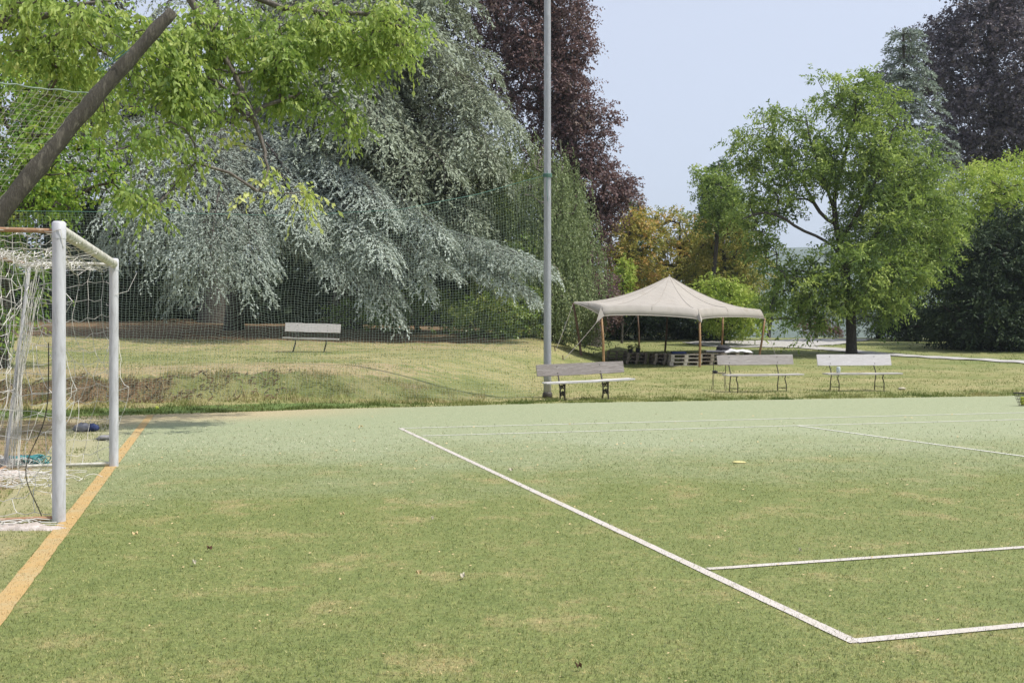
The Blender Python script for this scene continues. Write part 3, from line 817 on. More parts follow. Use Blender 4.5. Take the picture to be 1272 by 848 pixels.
def bench(px, py, L, rz, roll, label, bmat, smat, style, seed, seat_z=.43, back_h=.26, back_top=.83, lx=(-.30, .26)):
    p = ground_at(px, py)
    t = empty("park_bench", p, rz, label, "bench", "old plank park benches")
    t.rotation_euler = (0, roll, rz)
    m = MB(); Rb = Matrix.Rotation(math.radians(-13), 3, 'X')
    board(m, L, back_h, .035, (0, .20, back_top - back_h / 2), Rb, .004, seed); m.build("backrest", bmat, t, False, .004)
    for k, yy in enumerate((-.235, -.075)):
        m = MB(); board(m, L * (1 if k == 0 else .99), .038, .145, (.02 if k else .035, yy, seat_z - .02 + .004 * k), None, .006, seed + 5 + k); m.build("seat_plank", smat, t, False, .004)
    for sx in lx:
        x = sx * L; m = MB(); rr_ = .0125 if style != 'ornate' else .017
        if style == 'ornate':
            m.tube([(x, .10, -.02), (x, .06, .12), (x, .05, .25), (x, .09, seat_z - .03), (x, .14, seat_z + .12), (x, .212, back_top - back_h), (x, .275, back_top - .02)], rr_, 6)
            m.tube([(x, -.22, -.03), (x, -.20, .10), (x, -.21, .25), (x, -.23, seat_z - .04)], rr_, 6)
            m.tube([(x, -.24, seat_z - .045), (x, -.08, seat_z - .05), (x, .10, seat_z - .045)], rr_, 6)
            for (cy, cz, cr) in ((-.14, .31, .055), (-.03, .30, .05), (-.13, .16, .06), (-.02, .15, .05)):
                m.tube([(x, cy + cr * (1 - .08 * a) * math.cos(a), cz + cr * (1 - .08 * a) * math.sin(a)) for a in np.linspace(0, 7.5, 14)], .012, 5)
            m.tube([(x, -.20, .10), (x, -.08, .22), (x, .06, .10)], .011, 5)
        elif style == 'splay':
            m.tube([(x, .272, back_top - .03), (x, .212, back_top - back_h), (x, .13, seat_z), (x - .02, -.26, -.02)], rr_, 6)
            m.tube([(x, -.26, seat_z - .045), (x, -.05, seat_z - .05), (x, .04, .25), (x - .10, .22, -.02)], rr_, 6)
            m.tube([(x - .02, -.16, .11), (x - .06, .13, .11)], .009, 5)
        else:
            m.tube([(x, .18, -.02), (x, .155, .20), (x, .11, seat_z - .06), (x, .14, seat_z + .06), (x, .212, back_top - back_h), (x, .275, back_top - .03)], rr_, 6)
            m.tube([(x + .03, -.22, -.02), (x + .025, -.235, .18), (x + .0, -.205, .32), (x, -.25, seat_z - .045)], rr_, 6)
            m.tube([(x, -.25, seat_z - .045), (x, -.05, seat_z - .05), (x, .12, seat_z - .045)], rr_, 6)
            m.tube([(x + .03, -.22, .09), (x, .165, .09)], .008, 5)
        f = m.build("leg_frame", IRON, t, True)
        for zz in (back_top - .06, back_top - back_h + .06):
            m = MB(); m.ball((x, .178 + (back_top - back_h / 2 - zz) * -.22, zz), .011, 6, 4); m.build("bolt", IRON, f)
    return t, p
RZ = math.atan2(.2795, .9602)
b1, _ = bench(727, 496.5, 2.06, RZ + .05, -.035, "weathered grey plank bench with ornate iron legs in front of the steel pole", WOOD_GREY, WOOD_WHITE, 'ornate', 1, .43, .26, .80, (-.27, .22))
b2, _ = bench(943, 486.5, 2.02, RZ - .06, -.004, "grey plank bench with thin bent legs in front of the tent's right side", WOOD_MID, WOOD_PALE, 'plain', 2, .44, .25, .90, (-.345, .285))
b3, _ = bench(1066, 484.5, 2.02, RZ - .10, 0.0, "white painted bench with a small plastic tub on its seat below the walnut tree", WOOD_WHITE, WOOD_PALE, 'plain', 3, .44, .29, .90, (-.33, .27))
b4, _ = bench(386, 437, 1.68, RZ - .30, .03, "distant pale bench with crossed legs standing alone on the lawn behind the net", WOOD_PALE, WOOD_PALE, 'splay', 4, .42, .27, .86, (-.28, .27))

# cloudy cup standing on the third bench
mw = Matrix.Translation(b3.location) @ Matrix.Rotation(b3.rotation_euler[2], 4, 'Z')
cpos = mw @ Vector((-.60, -.12, .445))
m = MB(); m.tube([(0, 0, z) for z in (0, .03, .09, .14, .15)], [.04, .05, .05, .045, .03], 14)
o = m.build("plastic_cup", PLASTIC, None, True); o.location = cpos
tag(o, "cloudy white plastic tub standing on the white bench seat", "tub")

# thin wire chair at the left end of the second bench
p = ground_at(893, 485)
ch = empty("wire_chair", p, -.3, "rickety dark wire garden chair at the left end of the middle bench", "chair")
for (sx, sy) in ((-.14, -.13), (.14, -.13), (-.14, .14), (.14, .14)):
    m = MB(); m.tube([(sx * 1.25, sy * 1.4, -.01), (sx * 1.05, sy * 1.1, .16), (sx, sy, .33), (sx * .95, sy, .42)], .007, 5); m.build("leg", IRON, ch, True)
m = MB(); m.tube([(.17 * math.cos(a), .16 * math.sin(a), .43) for a in np.linspace(0, 6.283, 20)], .010, 5)
for k in range(-3, 4): m.tube([(k * .045, -.15, .43), (k * .045, .15, .43)], .004, 4)
m.build("seat", IRON, ch, True)
m = MB(); m.tube([(-.15, .14, .43), (-.15, .19, .68), (-.11, .22, .86), (0, .23, .92), (.11, .22, .86), (.15, .19, .68), (.15, .14, .43)], .009, 5)
m.tube([(.07 * math.cos(a), .215 + .0 * a, .70 + .09 * math.sin(a)) for a in np.linspace(0, 6.283, 14)], .006, 4); m.build("backrest", IRON, ch, True)
m = MB(); lump(m, (-.10, .0, .47), (.07, .09, .03), 21); o = m.build("dark_glove", DARK_CLOTH, None, True); o.location = p; tag(o, "small dark cloth lump on the wire chair seat", "cloth")

# ------------------------------------------------------------------ tent
def tp(px, py_top, d): return W(px, py_top, d)
base_px = {"L": (722, 441.5, 712, 377), "FL": (750, 453, 747, 393), "FC": (869, 456, 869, 397), "R": (943, 443, 950, 396), "BR": (896, 434, 898, 394), "BM": (826, 437, 829, 391), "BL": (794, 431, 792, 390)}
TC = {}; TB = {}
for k_, (bx, by, tx, ty) in base_px.items():
    g = ground_at(bx, by); TB[k_] = g; TC[k_] = W(tx, ty, g[1] - (0.3 if k_ == "L" else 0))
tcx = np.mean([TB[k_][:2] for k_ in TB], axis=0); cz = float(zf(tcx[0], tcx[1]))
tent = empty("stretch_tent", (tcx[0], tcx[1], cz), 0, "beige canvas canopy tent with one high peak on wooden poles over the lawn", "tent")
TO = np.array([tcx[0], tcx[1], cz])
dpk = tcx[1]; PK = W(831.5, 343, dpk)
order = sorted(TC, key=lambda q: math.atan2(TC[q][1] - PK[1], TC[q][0] - PK[0]))
# perimeter points, edges bowed inwards and up between the corners
per = []; hem = []
for i, k_ in enumerate(order):
    a = TC[k_]; b = TC[order[(i + 1) % len(order)]]
    L = np.linalg.norm(b[:2] - a[:2]); n = 14
    for t in np.arange(n) / n:
        p = a + (b - a) * t; s = 4 * t * (1 - t)
        inn = (PK[:2] - p[:2]); inn /= np.linalg.norm(inn)
        p[:2] += inn * .035 * L * s; p[2] += .10 * s ** .6 * min(1, L / 3)
        fr = {"FL": 1, "FC": 1, "R": 1}
        wa = fr.get(k_, 0); wb = fr.get(order[(i + 1) % len(order)], 0); h = wa * (1 - t) + wb * t
        if (wa and wb): h = 1
        per.append(p); hem.append(.06 + .34 * h)
per = np.array(per); hem = np.array(hem); n = len(per)
rings = []; R_ = 22
for j in range(R_ + 1):
    s = j / R_                       # 0 at the peak, 1 at the shoulder
    sh = per.copy(); sh[:, 2] += hem; inn = PK[:2] - sh[:, :2]; sh[:, :2] += inn / np.linalg.norm(inn, axis=1)[:, None] * (.10 + .3 * hem[:, None])
    xy = PK[:2] + (sh[:, :2] - PK[:2]) * s
    k_ = (1 - s) ** 1.72
    z = sh[:, 2] * (1 - k_) + PK[2] * k_
    z = z - .012 * np.sin(np.arange(n) * 2 * np.pi / 14) * math.sin(s * 3.1)
    rings.append(np.c_[xy, z])
sh = rings[-1]
for t in (.3, .65, 1.0):
    q = sh + (per - sh) * t; q[:, 2] += hem * .18 * math.sin(t * 3.14); rings.append(q)
V = np.concatenate(rings) - TO; Rn = len(rings)
fc = []
for j in range(Rn - 1):
    for i in range(n):
        k = (i + 1) % n; fc.append((j * n + i, (j + 1) * n + i, (j + 1) * n + k, j * n + k))
m = MB(); m.add(V, fc); cv = m.build("canopy", CANVAS, tent, True)
so = cv.modifiers.new("thickness", 'SOLIDIFY'); so.thickness = .012
for i in range(0, n, 7):
    q = np.array([rings[j][i] for j in range(1, Rn - 1)]) - TO; q[:, 2] += .008
    m = MB(); m.tube(q, .011, 5); m.build("seam", SEAM, tent, True)
q = np.array([rings[-1][i % n] for i in range(n + 1)]) - TO
m = MB(); m.tube(q, .016, 5); m.build("hem_cord", SEAM, tent, True)
m = MB(); m.tube([PK - TO + np.array([0, 0, -.02]), PK - TO + np.array([0, 0, .07])], [.05, .02], 8); m.build("peak_cap", CANVAS, tent, True)
for k_ in TC:
    m = MB(); a = TB[k_] - TO; b = TC[k_] - TO + np.array([0, 0, .02]); mm = (a + b) / 2 + np.array([.02, 0, 0])
    m.tube([a - np.array([0, 0, .1]), a, mm, b], [.048, .048, .045, .04], 9)
    m.build("pole", BAMBOO if k_ in ("FL", "FC", "R", "BR") else DARKPOLE, tent, True)
m = MB(); g = np.array([tcx[0], tcx[1], float(zf(tcx[0], tcx[1]))]) - TO
m.tube([PK - TO - np.array([0, 0, .05]), (PK - TO) * .99 + np.array([-.6, 2.0, -2.4])], .04, 8) if False else None
def rope(a, b, sag=.03, r_=.008):
    t = np.linspace(0, 1, 8)[:, None]; p = a + (b - a) * t; p[:, 2] -= sag * np.sin(t[:, 0] * 3.14); m = MB(); m.tube(p, r_, 5); return m
for k_, (gx, gy) in {"FL": (700, 447), "BL": (765, 432), "R": (966, 450), "L": (690, 436)}.items():
    g = ground_at(gx, gy); rope(TC[k_] - TO, g - TO).build("guy_rope", WOOD_GREY, tent)
    m = MB(); m.tube([g - TO - np.array([0, 0, .1]), g - TO + np.array([-.03, 0, .16])], .02, 6); m.build("peg", DARKPOLE, tent)
# canvas tails pulled out at the two front corners
for k_, off in (("FL", (-.22, -.22, -.26)), ("FC", (0.02, -.25, -.12))):
    a = TC[k_] - TO; o3 = np.array(off); v = [a + np.array([.10 if k_ == 'FL' else .10, -.02, .03]), a + np.array([-.02, .02, .34 if k_ == 'FL' else .30]), a + np.array([-.08 if k_ == "FL" else -.10, -.02, .03]), a + o3]
    v += [q + np.array([0, .012, 0]) for q in v]
    m = MB(); m.add(v, [(0, 1, 3), (1, 2, 3), (4, 7, 5), (5, 7, 6), (0, 3, 7, 4), (2, 6, 7, 3), (0, 4, 5, 1), (1, 5, 6, 2)]); m.build("corner_tail", CANVAS, tent)

# ------------------------------------------------------------------ pallets under the tent
def pallet_proto(mat, L=1.2, Wd=.8):
    parts = []
    for k in range(5): m = MB(); m.box((0, -Wd / 2 + .05 + k * (Wd - .1) / 4, .133), (L, .10, .022)); parts.append(("top_board", m))
    for sx in (-1, 0, 1):
        m = MB(); m.box((sx * (L / 2 - .07), 0, .111), (.14, Wd - .004, .021)); parts.append(("cross_board", m))
        for sy in (-1, 0, 1):
            m = MB(); m.box((sx * (L / 2 - .07), sy * (Wd / 2 - .05), .061), (.138, .096, .078)); parts.append(("block", m))
    for sy in (-1, 0, 1): m = MB(); m.box((0, sy * (Wd / 2 - .05), .011), (L, .098, .021)); parts.append(("bottom_board", m))
    out = []
    for nme, m in parts:
        me = bpy.data.meshes.new(nme); me.from_pydata(np.concatenate(m.v).tolist(), [], m.f); me.materials.append(mat); out.append((nme, me))
    return out
PD = pallet_proto(PALLET); PP = pallet_proto(PALLET_PALE)
def pallet(loc, rz, proto, label):
    t = empty("wooden_pallet", loc, rz, label, "pallet", "wooden pallets stacked as seats under the tent")
    for nme, me in proto:
        o = bpy.data.objects.new(nme, me); COL.objects.link(o); o.parent = t
def stack(px, py, rz, n, protos, names, dz=0):
    p = ground_at(px, py)
    for k in range(n):
        pallet((p[0] + .02 * ((k * 7) % 3 - 1), p[1] + .4, p[2] + .005 + k * .1465 + dz), rz + .02 * ((k * 5) % 3 - 1), protos[k], names[k])
    return p
LV = ["bottom", "middle", "top"]
s1 = stack(767, 449, 1.45, 3, [PD] * 3, [f"{q} dark pallet of the stack at the tent's far left" for q in LV])
s2 = stack(790, 452, 1.6, 3, [PD] * 3, [f"{q} dark pallet of the stack carrying the dark plants" for q in LV])
s3 = stack(824, 453, 1.62, 3, [PD] * 3, [f"{q} dark pallet of the stack just left of the pale pallets" for q in LV])
s4 = stack(852, 454.5, .03, 3, [PP] * 3, [f"{q} pale pallet of the stack behind the front tent pole" for q in LV])
s5 = stack(882, 453.5, .2, 3, [PD] * 3, [f"{q} dark pallet of the stack right of the front tent pole" for q in LV])
s6 = stack(915, 452, .05, 3, [PD] * 3, [f"{q} pallet of the stack just behind the middle bench's backrest" for q in LV])
m = MB(); m.box((0, 0, 0), (.55, .5, .10)); o = m.build("navy_cushion", NAVY, None, False, .03); o.location = (s4[0] - .25, s4[1] + .35, s4[2] + .30 - .145 + .03)
o.location = (s4[0] - .22, s4[1] + .4, s4[2] + .5)
tag(o, "navy cushion lying on the pale pallet seat under the tent", "cushion")
TOPZ = .445
# white sheet and dark bag on the right-hand pallets
m = MB(); g = np.random.default_rng(12); nn = 26
xx, yy = np.meshgrid(np.linspace(-.55, .55, nn), np.linspace(-.35, .35, nn)); zz = .05 + .09 * np.abs(vnoise(xx * 3, yy * 3, 1, 91)) + .05 * np.abs(vnoise(xx * 9, yy * 9, 1, 92))
zz *= np.clip(1.25 - (xx / .55) ** 4 - (yy / .35) ** 4, .02, 1); Vv = np.stack([xx.ravel(), yy.ravel(), zz.ravel()], 1)
ii, jj = np.meshgrid(np.arange(nn - 1), np.arange(nn - 1), indexing='ij'); q = (ii * nn + jj).ravel()
m.add(Vv, np.stack([q, q + 1, q + nn + 1, q + nn], 1)); o = m.build("crumpled_sheet", PALE_CLOTH, None, True); o.location = (s6[0] + .1, s6[1] + .35, s6[2] + TOPZ); o.modifiers.new("t", 'SOLIDIFY').thickness = .01
tag(o, "crumpled white sheet heaped on the pallets behind the middle bench", "sheet")
m = MB(); lump(m, (0, 0, .10), (.28, .2, .12), 31, 18); o = m.build("dark_bag", DARK_CLOTH, None, True); o.location = (s6[0] - .45, s6[1] + .4, s6[2] + TOPZ + .06); tag(o, "slack black bag on the pallets beside the white sheet", "bag")
m = MB(); m.box((0, 0, .04), (.8, .5, .08)); o = m.build("grey_mattress", GREY_CLOTH, None, False, .03); o.location = (s6[0] - .75, s6[1] + .45, s6[2] + TOPZ + .01); tag(o, "flat grey cushion on the pallets under the black bag", "cushion")

# ------------------------------------------------------------------ ball basket at the right edge
p = ground_at(1277, 504)
bk = empty("ball_basket", p, .2, "black wire basket of tennis balls at the right edge of the pitch", "basket")
m = MB(); 
def sq(h, s): return [(-s, -s * .8, h), (s, -s * .8, h), (s, s * .8, h), (-s, s * .8, h), (-s, -s * .8, h)]
m.tube(sq(.25, .20), .010, 5); m.build("rim", IRON, bk)
m = MB()
for h in (.01, .07, .13, .19): m.tube(sq(h, .13 + .07 * h / .25), .003, 4)
for k in range(9):
    a = -1 + k / 4
    for sgn in (-1, 1):
        m.tube([(a * .13, sgn * .104, .01), (a * .2, sgn * .16, .25)], .003, 4); m.tube([(sgn * .13, a * .104, .01), (sgn * .2, a * .16, .25)], .003, 4)
m.build("wire_sides", IRON, bk)
ball = MB(); ball.ball((0, 0, 0), .033, 10, 7); bme = ball.build("tennis_ball", BALLY, None, True)
first = True
k = 0
for lay, (s, hh) in enumerate(((.09, .045), (.11, .10), (.12, .155))):
    for ix in range(3):
        for iy in range(2):
            x = -s + ix * s + .01 * lay; y = -.04 + iy * .085
            o = bme if k == 0 else bme.copy()
            if k: COL.objects.link(o)
            k += 1
            o.location = (p[0] + x * math.cos(.2) - y * math.sin(.2), p[1] + x * math.sin(.2) + y * math.cos(.2), p[2] + hh)
            tag(o, "yellow tennis ball in the black wire basket", "ball", "tennis balls in the basket")
def lone_ball(px, py, label):
    p = ground_at(px, py); o = bme.copy(); COL.objects.link(o); o.location = (p[0], p[1], p[2] + .035)
    if "group" in o: del o["group"]
    tag(o, label, "ball")
lone_ball(195, 509, "lone tennis ball in the grass at the far edge behind the goal")
# pale yellow disc on the pitch
p = ground_px(918, 574.5); m = MB(); m.tube([(0, 0, .006), (0, 0, .012)], [.075, .06], 16); o = m.build("marker_disc", plain("yellow_plastic", (.62, .55, .22), (.50, .46, .20), 5, .7), None, True); o.location = (p[0], p[1], 0)
tag(o, "flat yellow marker disc on the turf right of the service line's corner" if False else "flat yellow marker disc lying alone on the turf", "marker")

# fallen leaves and litter on the pitch
LEAFDRY = plain("dry_leaf", (.62, .50, .27), (.45, .33, .16), 8, .8)
LEAFDARK = plain("dark_dry_leaf", (.14, .07, .035), (.09, .05, .03), 8, .8)
PAPER = plain("paper_scrap", (.52, .48, .38), (.42, .38, .28), 8, .8)
def leaf(px, py, size, mat, seed, label, cat="leaf", nm_="fallen_leaf"):
    p = ground_px(px, py); g = np.random.default_rng(seed); n = 14
    a = np.linspace(0, 6.283, n, endpoint=False); rr_ = size * (.75 + .35 * np.cos(a * 2) * .5 + .22 * np.sin(a * 5 + seed))
    v = [(0, 0, .012)] + [(rr_[i] * math.cos(a[i]), rr_[i] * .8 * math.sin(a[i]), .012 + .012 * math.sin(a[i] * 3 + seed)) for i in range(n)]
    v += [(x, y, z + .003) for x, y, z in v]
    f = [(0, 1 + (i + 1) % n, 1 + i) for i in range(n)] + [(n + 1, n + 2 + i, n + 2 + (i + 1) % n) for i in range(n)] + [(1 + i, 1 + (i + 1) % n, n + 2 + (i + 1) % n, n + 2 + i) for i in range(n)]
    m = MB(); m.add(v, f); o = m.build(nm_, mat, None); o.location = (p[0], p[1], .012); o.rotation_euler = (0, 0, seed * 1.3)
    tag(o, label, cat)
leaf(575, 720, .022, PAPER, 1, "pale curled leaf on the turf near the bottom centre")
leaf(260, 685, .020, LEAFDARK, 2, "dark brown leaf on the turf right of the orange line")
leaf(168, 667, .020, LEAFDRY, 3, "tan leaf on the turf beside the orange line below the goal")
leaf(241, 703, .018, PAPER, 4, "pale leaf on the turf just below the dark brown leaf")
leaf(425, 642, .018, LEAFDRY, 5, "tan leaf in the left middle of the turf")
leaf(537, 647, .016, PAPER, 6, "small pale leaf left of the long white base line")
leaf(719, 834, .014, LEAFDARK, 7, "dark brown crumb of leaf at the bottom edge of the turf")
leaf(634, 586, .035, PAPER, 8, "white scrap beside the middle of the long white base line", "scrap", "paper_scrap")
leaf(448, 531, .050, LEAFDRY, 9, "reddish tan leaf left of the far corner of the white lines")
leaf(520, 716, .016, LEAFDRY, 10, "tan leaf just left of the pale curled leaf")
leaf(994, 687, .014, PAPER, 11, "tiny white scrap on the turf above the nearer inner line", "scrap", "paper_scrap")
leaf(1134, 485, .07, PAPER, 12, "white scrap on the grass right of the white bench", "scrap", "paper_scrap") if False else None
p = ground_at(1120, 484); m = MB(); lump(m, (0, 0, .03), (.09, .06, .03), 41); o = m.build("paper_scrap", PAPER, None, True); o.location = p; tag(o, "white paper scrap on the grass right of the white bench", "scrap")
# scattered tiny leaves, too many to count
g = np.random.default_rng(77); m = MB()
for k in range(620):
    if k < 260: x = g.uniform(-9.5, 3); y = float(edge_y(x)) + g.uniform(.3, 10); z = float(zf(x, y)); s = .035
    else:
        d = 3.6 * math.exp(g.random() * 1.6); x = g.uniform(-.5, .5) * d; y = d
        if x < goal_line_x(d): continue
        z = .012; s = .009 * d / 5
    a = g.random() * 6; c = np.array([x, y, z + .02 if k < 260 else z]); u_ = np.array([math.cos(a), math.sin(a), .2]) * s; v_ = np.array([-math.sin(a), math.cos(a), .1]) * s * .6
    m.add([c - u_, c - v_, c + u_, c + v_], [(0, 1, 2, 3)])
o = m.build("leaf_litter", LEAFDRY, None); tag(o, "small dry leaves scattered over the turf and the lawn", "leaves", kind="stuff")

# ------------------------------------------------------------------ paths
GRAVEL = plain("pale_gravel", (.46, .45, .44), (.36, .35, .33), 3, .9, bump=.4, c3=(.52, .51, .50), bscale=40)
def ribbon(name, pts, wd, mat):
    pts = np.array(pts, float); t = np.linspace(0, len(pts) - 1, 90)
    P = np.stack([np.interp(t, np.arange(len(pts)), pts[:, i]) for i in (0, 1)], 1)
    for _ in range(6): P[1:-1] = (P[:-2] + 2 * P[1:-1] + P[2:]) / 4
    wv = np.interp(t, np.arange(len(pts)), wd) if not np.isscalar(wd) else np.full(len(t), wd)
    T = np.gradient(P, axis=0); T /= np.linalg.norm(T, axis=1)[:, None]; Nn = np.stack([-T[:, 1], T[:, 0]], 1)
    k = 9; off = np.linspace(-.5, .5, k); Q = P[:, None, :] + Nn[:, None, :] * (wv[:, None] * off[None])[:, :, None]
    Z_ = zf(Q[..., 0], Q[..., 1]) + .035
    Vv = np.concatenate([Q, Z_[..., None]], 2).reshape(-1, 3)
    ii, jj = np.meshgrid(np.arange(len(t) - 1), np.arange(k - 1), indexing='ij'); q = (ii * k + jj).ravel()
    o = np_mesh(name, Vv, np.stack([q, q + 1, q + k + 1, q + k], 1), mat); tag(o, kind="structure")
a1 = ground_at(1330, 456); a2 = ground_at(1272, 450); a3 = ground_at(1180, 445); a4 = ground_at(1110, 441.5); a5 = ground_at(1060, 437); a6 = ground_at(1010, 432)
a7 = ground_at(940, 430)
ribbon("footpath", [a1[:2], a2[:2], a3[:2], a4[:2], a5[:2], a6[:2], a7[:2]], [1.5, 1.5, 1.4, 1.4, 1.6, 2.5, 5], GRAVEL)
a8 = ground_at(900, 427); a9 = ground_at(860, 425)
ribbon("gravel_drive", [a8[:2] + np.array([-1, 2.0]), a7[:2], ground_at(985, 427)[:2], ground_at(1040, 421)[:2]], [2.5, 5, 6, 5], GRAVEL)
# ------------------------------------------------------------------ trees: generators
def unit(a): return a / (np.linalg.norm(a, axis=-1, keepdims=True) + 1e-9)

def leaf_quads(P, A, N, L, Wd, fold=.12):
    "leaf blades: base P, axis A, facing N"
    S = unit(np.cross(A, N)); L = L[:, None]; Wd = Wd[:, None]
    Nn = np.cross(S, A)
    m = P + A * L * .48
    a = P; b = m + S * Wd / 2 + Nn * Wd * fold; c = P + A * L - Nn * L * .08; d = m - S * Wd / 2 + Nn * Wd * fold
    V = np.stack([a, b, c, d], 1).reshape(-1, 3)
    return V, np.arange(len(P) * 4).reshape(-1, 4)

def twig_leaves(C, R, rg, ntw, tl, nl, ll, lw, droop=.25, outdir=None, outw=.6, up=.6, spread=1.0, ldroop=.3, flat=.7, tv=.15, tint0=None):
    """leafy twigs round every clump centre C (radius R); returns positions, axes, normals, lengths, widths, tint"""
    n = len(C); R = np.broadcast_to(R, (n,))
    T = n * ntw
    c = np.repeat(C, ntw, 0); r_ = np.repeat(R, ntw)
    d = rg.normal(0, 1, (T, 3)); d[:, 2] *= flat
    if outdir is not None: d = unit(d) + np.repeat(outdir, ntw, 0) * outw
    d = unit(d)
    base = c + unit(rg.normal(0, 1, (T, 3)) * np.array([1, 1, flat])) * (r_ * rg.random(T) ** .6 * .75)[:, None]
    tl_ = tl * rg.uniform(.6, 1.25, T)
    s = np.linspace(.15, 1, nl)[None, :] + rg.uniform(-.5, .5, (T, nl)) / nl
    pos = base[:, None, :] + d[:, None, :] * (s * tl_[:, None])[..., None]
    pos[..., 2] -= droop * (s ** 2) * tl_[:, None]
    side = unit(np.cross(d, rg.normal(0, 1, (T, 3))))
    sg = np.where(np.arange(nl) % 2, 1, -1)[None, :, None]
    A = d[:, None, :] * .6 + side[:, None, :] * sg * spread * .8 + rg.normal(0, .25, (T, nl, 3))
    A[..., 2] -= ldroop
    A = unit(A)
    Nn = rg.normal(0, .55, (T, nl, 3)) + np.array([0, 0, up]); Nn = unit(Nn)
    L = ll * rg.uniform(.45, 1.3, (T, nl)); Wd_ = lw * rg.uniform(.7, 1.15, (T, nl))
    tc = rg.normal(.5, tv, n) if tint0 is None else tint0 + rg.normal(0, tv * .5, n)
    tint = np.repeat(np.repeat(tc, ntw) + rg.normal(0, tv * .6, T), nl).reshape(T, nl) + rg.normal(0, tv * .5, (T, nl))
    f = lambda a: a.reshape(-1, a.shape[-1]) if a.ndim == 3 else a.ravel()
    return f(pos), f(A), f(Nn), f(L), f(Wd_), np.clip(f(tint), 0, 1)

def crown(name, parts, mat, parent, O):
    P, A, N, L, Wd_, T = [np.concatenate([p[i] for p in parts]) for i in range(6)]
    V, Fq = leaf_quads(P - O, A, N, L, Wd_)
    o = np_mesh(name, V, Fq, mat, parent, {"tint": ('FACE', T)}); tag(o, kind="stuff")
    LEAFCOUNT[parent.name + "/" + name] = len(Fq) * 2
    return o
LEAFCOUNT = {}

def clumps(blobs, n, rg, shell=.45, zmin=None):
    "clump centres inside ellipsoids ((cx,cy,cz),(rx,ry,rz)[,weight]); biased to the outside"
    w_ = np.array([b[1][0] * b[1][2] * (b[2] if len(b) > 2 else 1) for b in blobs], float); w_ /= w_.sum()
    C = []; D = []
    for b, k in zip(blobs, rg.multinomial(n, w_)):
        v = unit(rg.normal(0, 1, (k, 3))); rad = (shell + (1 - shell) * rg.random(k)) ** .8
        rad *= 1 + .13 * np.sin(v[:, 0] * 7 + b[0][0]) * np.sin(v[:, 2] * 6 + b[0][2])
        C.append(np.array(b[0]) + v * rad[:, None] * np.array(b[1])); D.append(unit(v * np.array(b[1])[::-1]))
    C = np.concatenate(C); D = np.concatenate(D)
    if zmin is not None:
        k = C[:, 2] > zf(C[:, 0], C[:, 1]) + zmin; C, D = C[k], D[k]
    return C, D

def skeleton(trunks, targets, r0, O, name, mat, parent, rmin=.012, sides=3, limbs_only_every=1, upw=.35, seed=1):
    "grow limbs from the trunk polylines to the clump centres; radii by how much hangs on each"
    rg = np.random.default_rng(seed)
    nodes = []; par = []; paths = []
    for ti, tr in enumerate(trunks):
        tr = np.array(tr, float)
        k = max(4, int(np.linalg.norm(np.diff(tr, axis=0), axis=1).sum() / .5))
        s = np.r_[0, np.cumsum(np.linalg.norm(np.diff(tr, axis=0), axis=1))]; q = np.linspace(0, s[-1], k)
        P = np.stack([np.interp(q, s, tr[:, i]) for i in range(3)], 1)
        for _ in range(2): P[1:-1] = (P[:-2] + 2 * P[1:-1] + P[2:]) / 4
        P[1:-1] += rg.normal(0, .02, P[1:-1].shape)
        if ti == 0: start = -1
        else:
            arr = np.array(nodes); start = int(np.argmin(np.linalg.norm(arr - P[0], axis=1)))
        ids = []
        for j, p in enumerate(P):
            nodes.append(p); par.append(start if j == 0 else len(nodes) - 2); ids.append(len(nodes) - 1)
        paths.append(([start] if start >= 0 else []) + ids)
    base = np.array(trunks[0][0], float)
    Tg = np.asarray(targets)[::limbs_only_every]
    arr0 = np.array(nodes); dmin = np.array([np.linalg.norm(arr0 - t, axis=1).min() for t in Tg])
    load = {}
    buf = np.zeros((len(nodes) + len(Tg) * 5 + 5, 3)); cnt = len(nodes); buf[:cnt] = arr0
    lo = 3 if len(trunks[0]) > 2 else 1
    for t in Tg[np.argsort(dmin)]:
        A_ = buf[:cnt]
        dv = t - A_; dist = np.linalg.norm(dv, axis=1)
        cost = dist + .9 * np.maximum(0, A_[:, 2] - t[2] + .35 * np.hypot(dv[:, 0], dv[:, 1]) * upw)
        cost[:lo] += 50
        i = int(np.argmin(cost)); a = buf[i].copy(); L = dist[i]
        k = 4 if L > 1.2 else 2
        ids = [i]; off = rg.normal(0, .06, 3) * L
        for j in range(1, k + 1):
            s = j / k; p = a + (t - a) * s + off * math.sin(s * math.pi); p[2] += .10 * L * math.sin(s * math.pi) * upw * 2
            buf[cnt] = p; nodes.append(p); par.append(ids[-1]); ids.append(cnt); cnt += 1
        paths.append(ids)
    n = len(nodes); ld = np.zeros(n)
    for ids in paths: ld[ids[-1]] += 1
    for i in range(n - 1, 0, -1):
        if par[i] >= 0: ld[par[i]] += ld[i]
    rad = np.maximum(rmin, r0 * (ld / ld.max()) ** .42)
    N_ = np.array(nodes)
    m = MB()
    for pi, ids in enumerate(paths):
        if len(ids) < 2: continue
        r_ = rad[ids].copy()
        if pi >= 1: r_[0] = min(r_[0], r_[1] * 1.15)
        if pi == 0:
            h = N_[ids][:, 2] - N_[ids[0]][2]; r_ = np.maximum(r_, r0 * np.clip(1 - h / (h.max() + 1e-6), .1, 1) * .75) * (1 + .45 * np.exp(-h / .35))
        m.tube(N_[ids] - O, r_, 12 if pi == 0 else (7 if r_[0] > .06 else sides), False)
    return m.build(name, mat, parent, True)

def tree_root(name, base, label, cat="tree", group=None):
    e = empty(name, base, 0, label, cat, group); return e, np.array([float(v) for v in base])

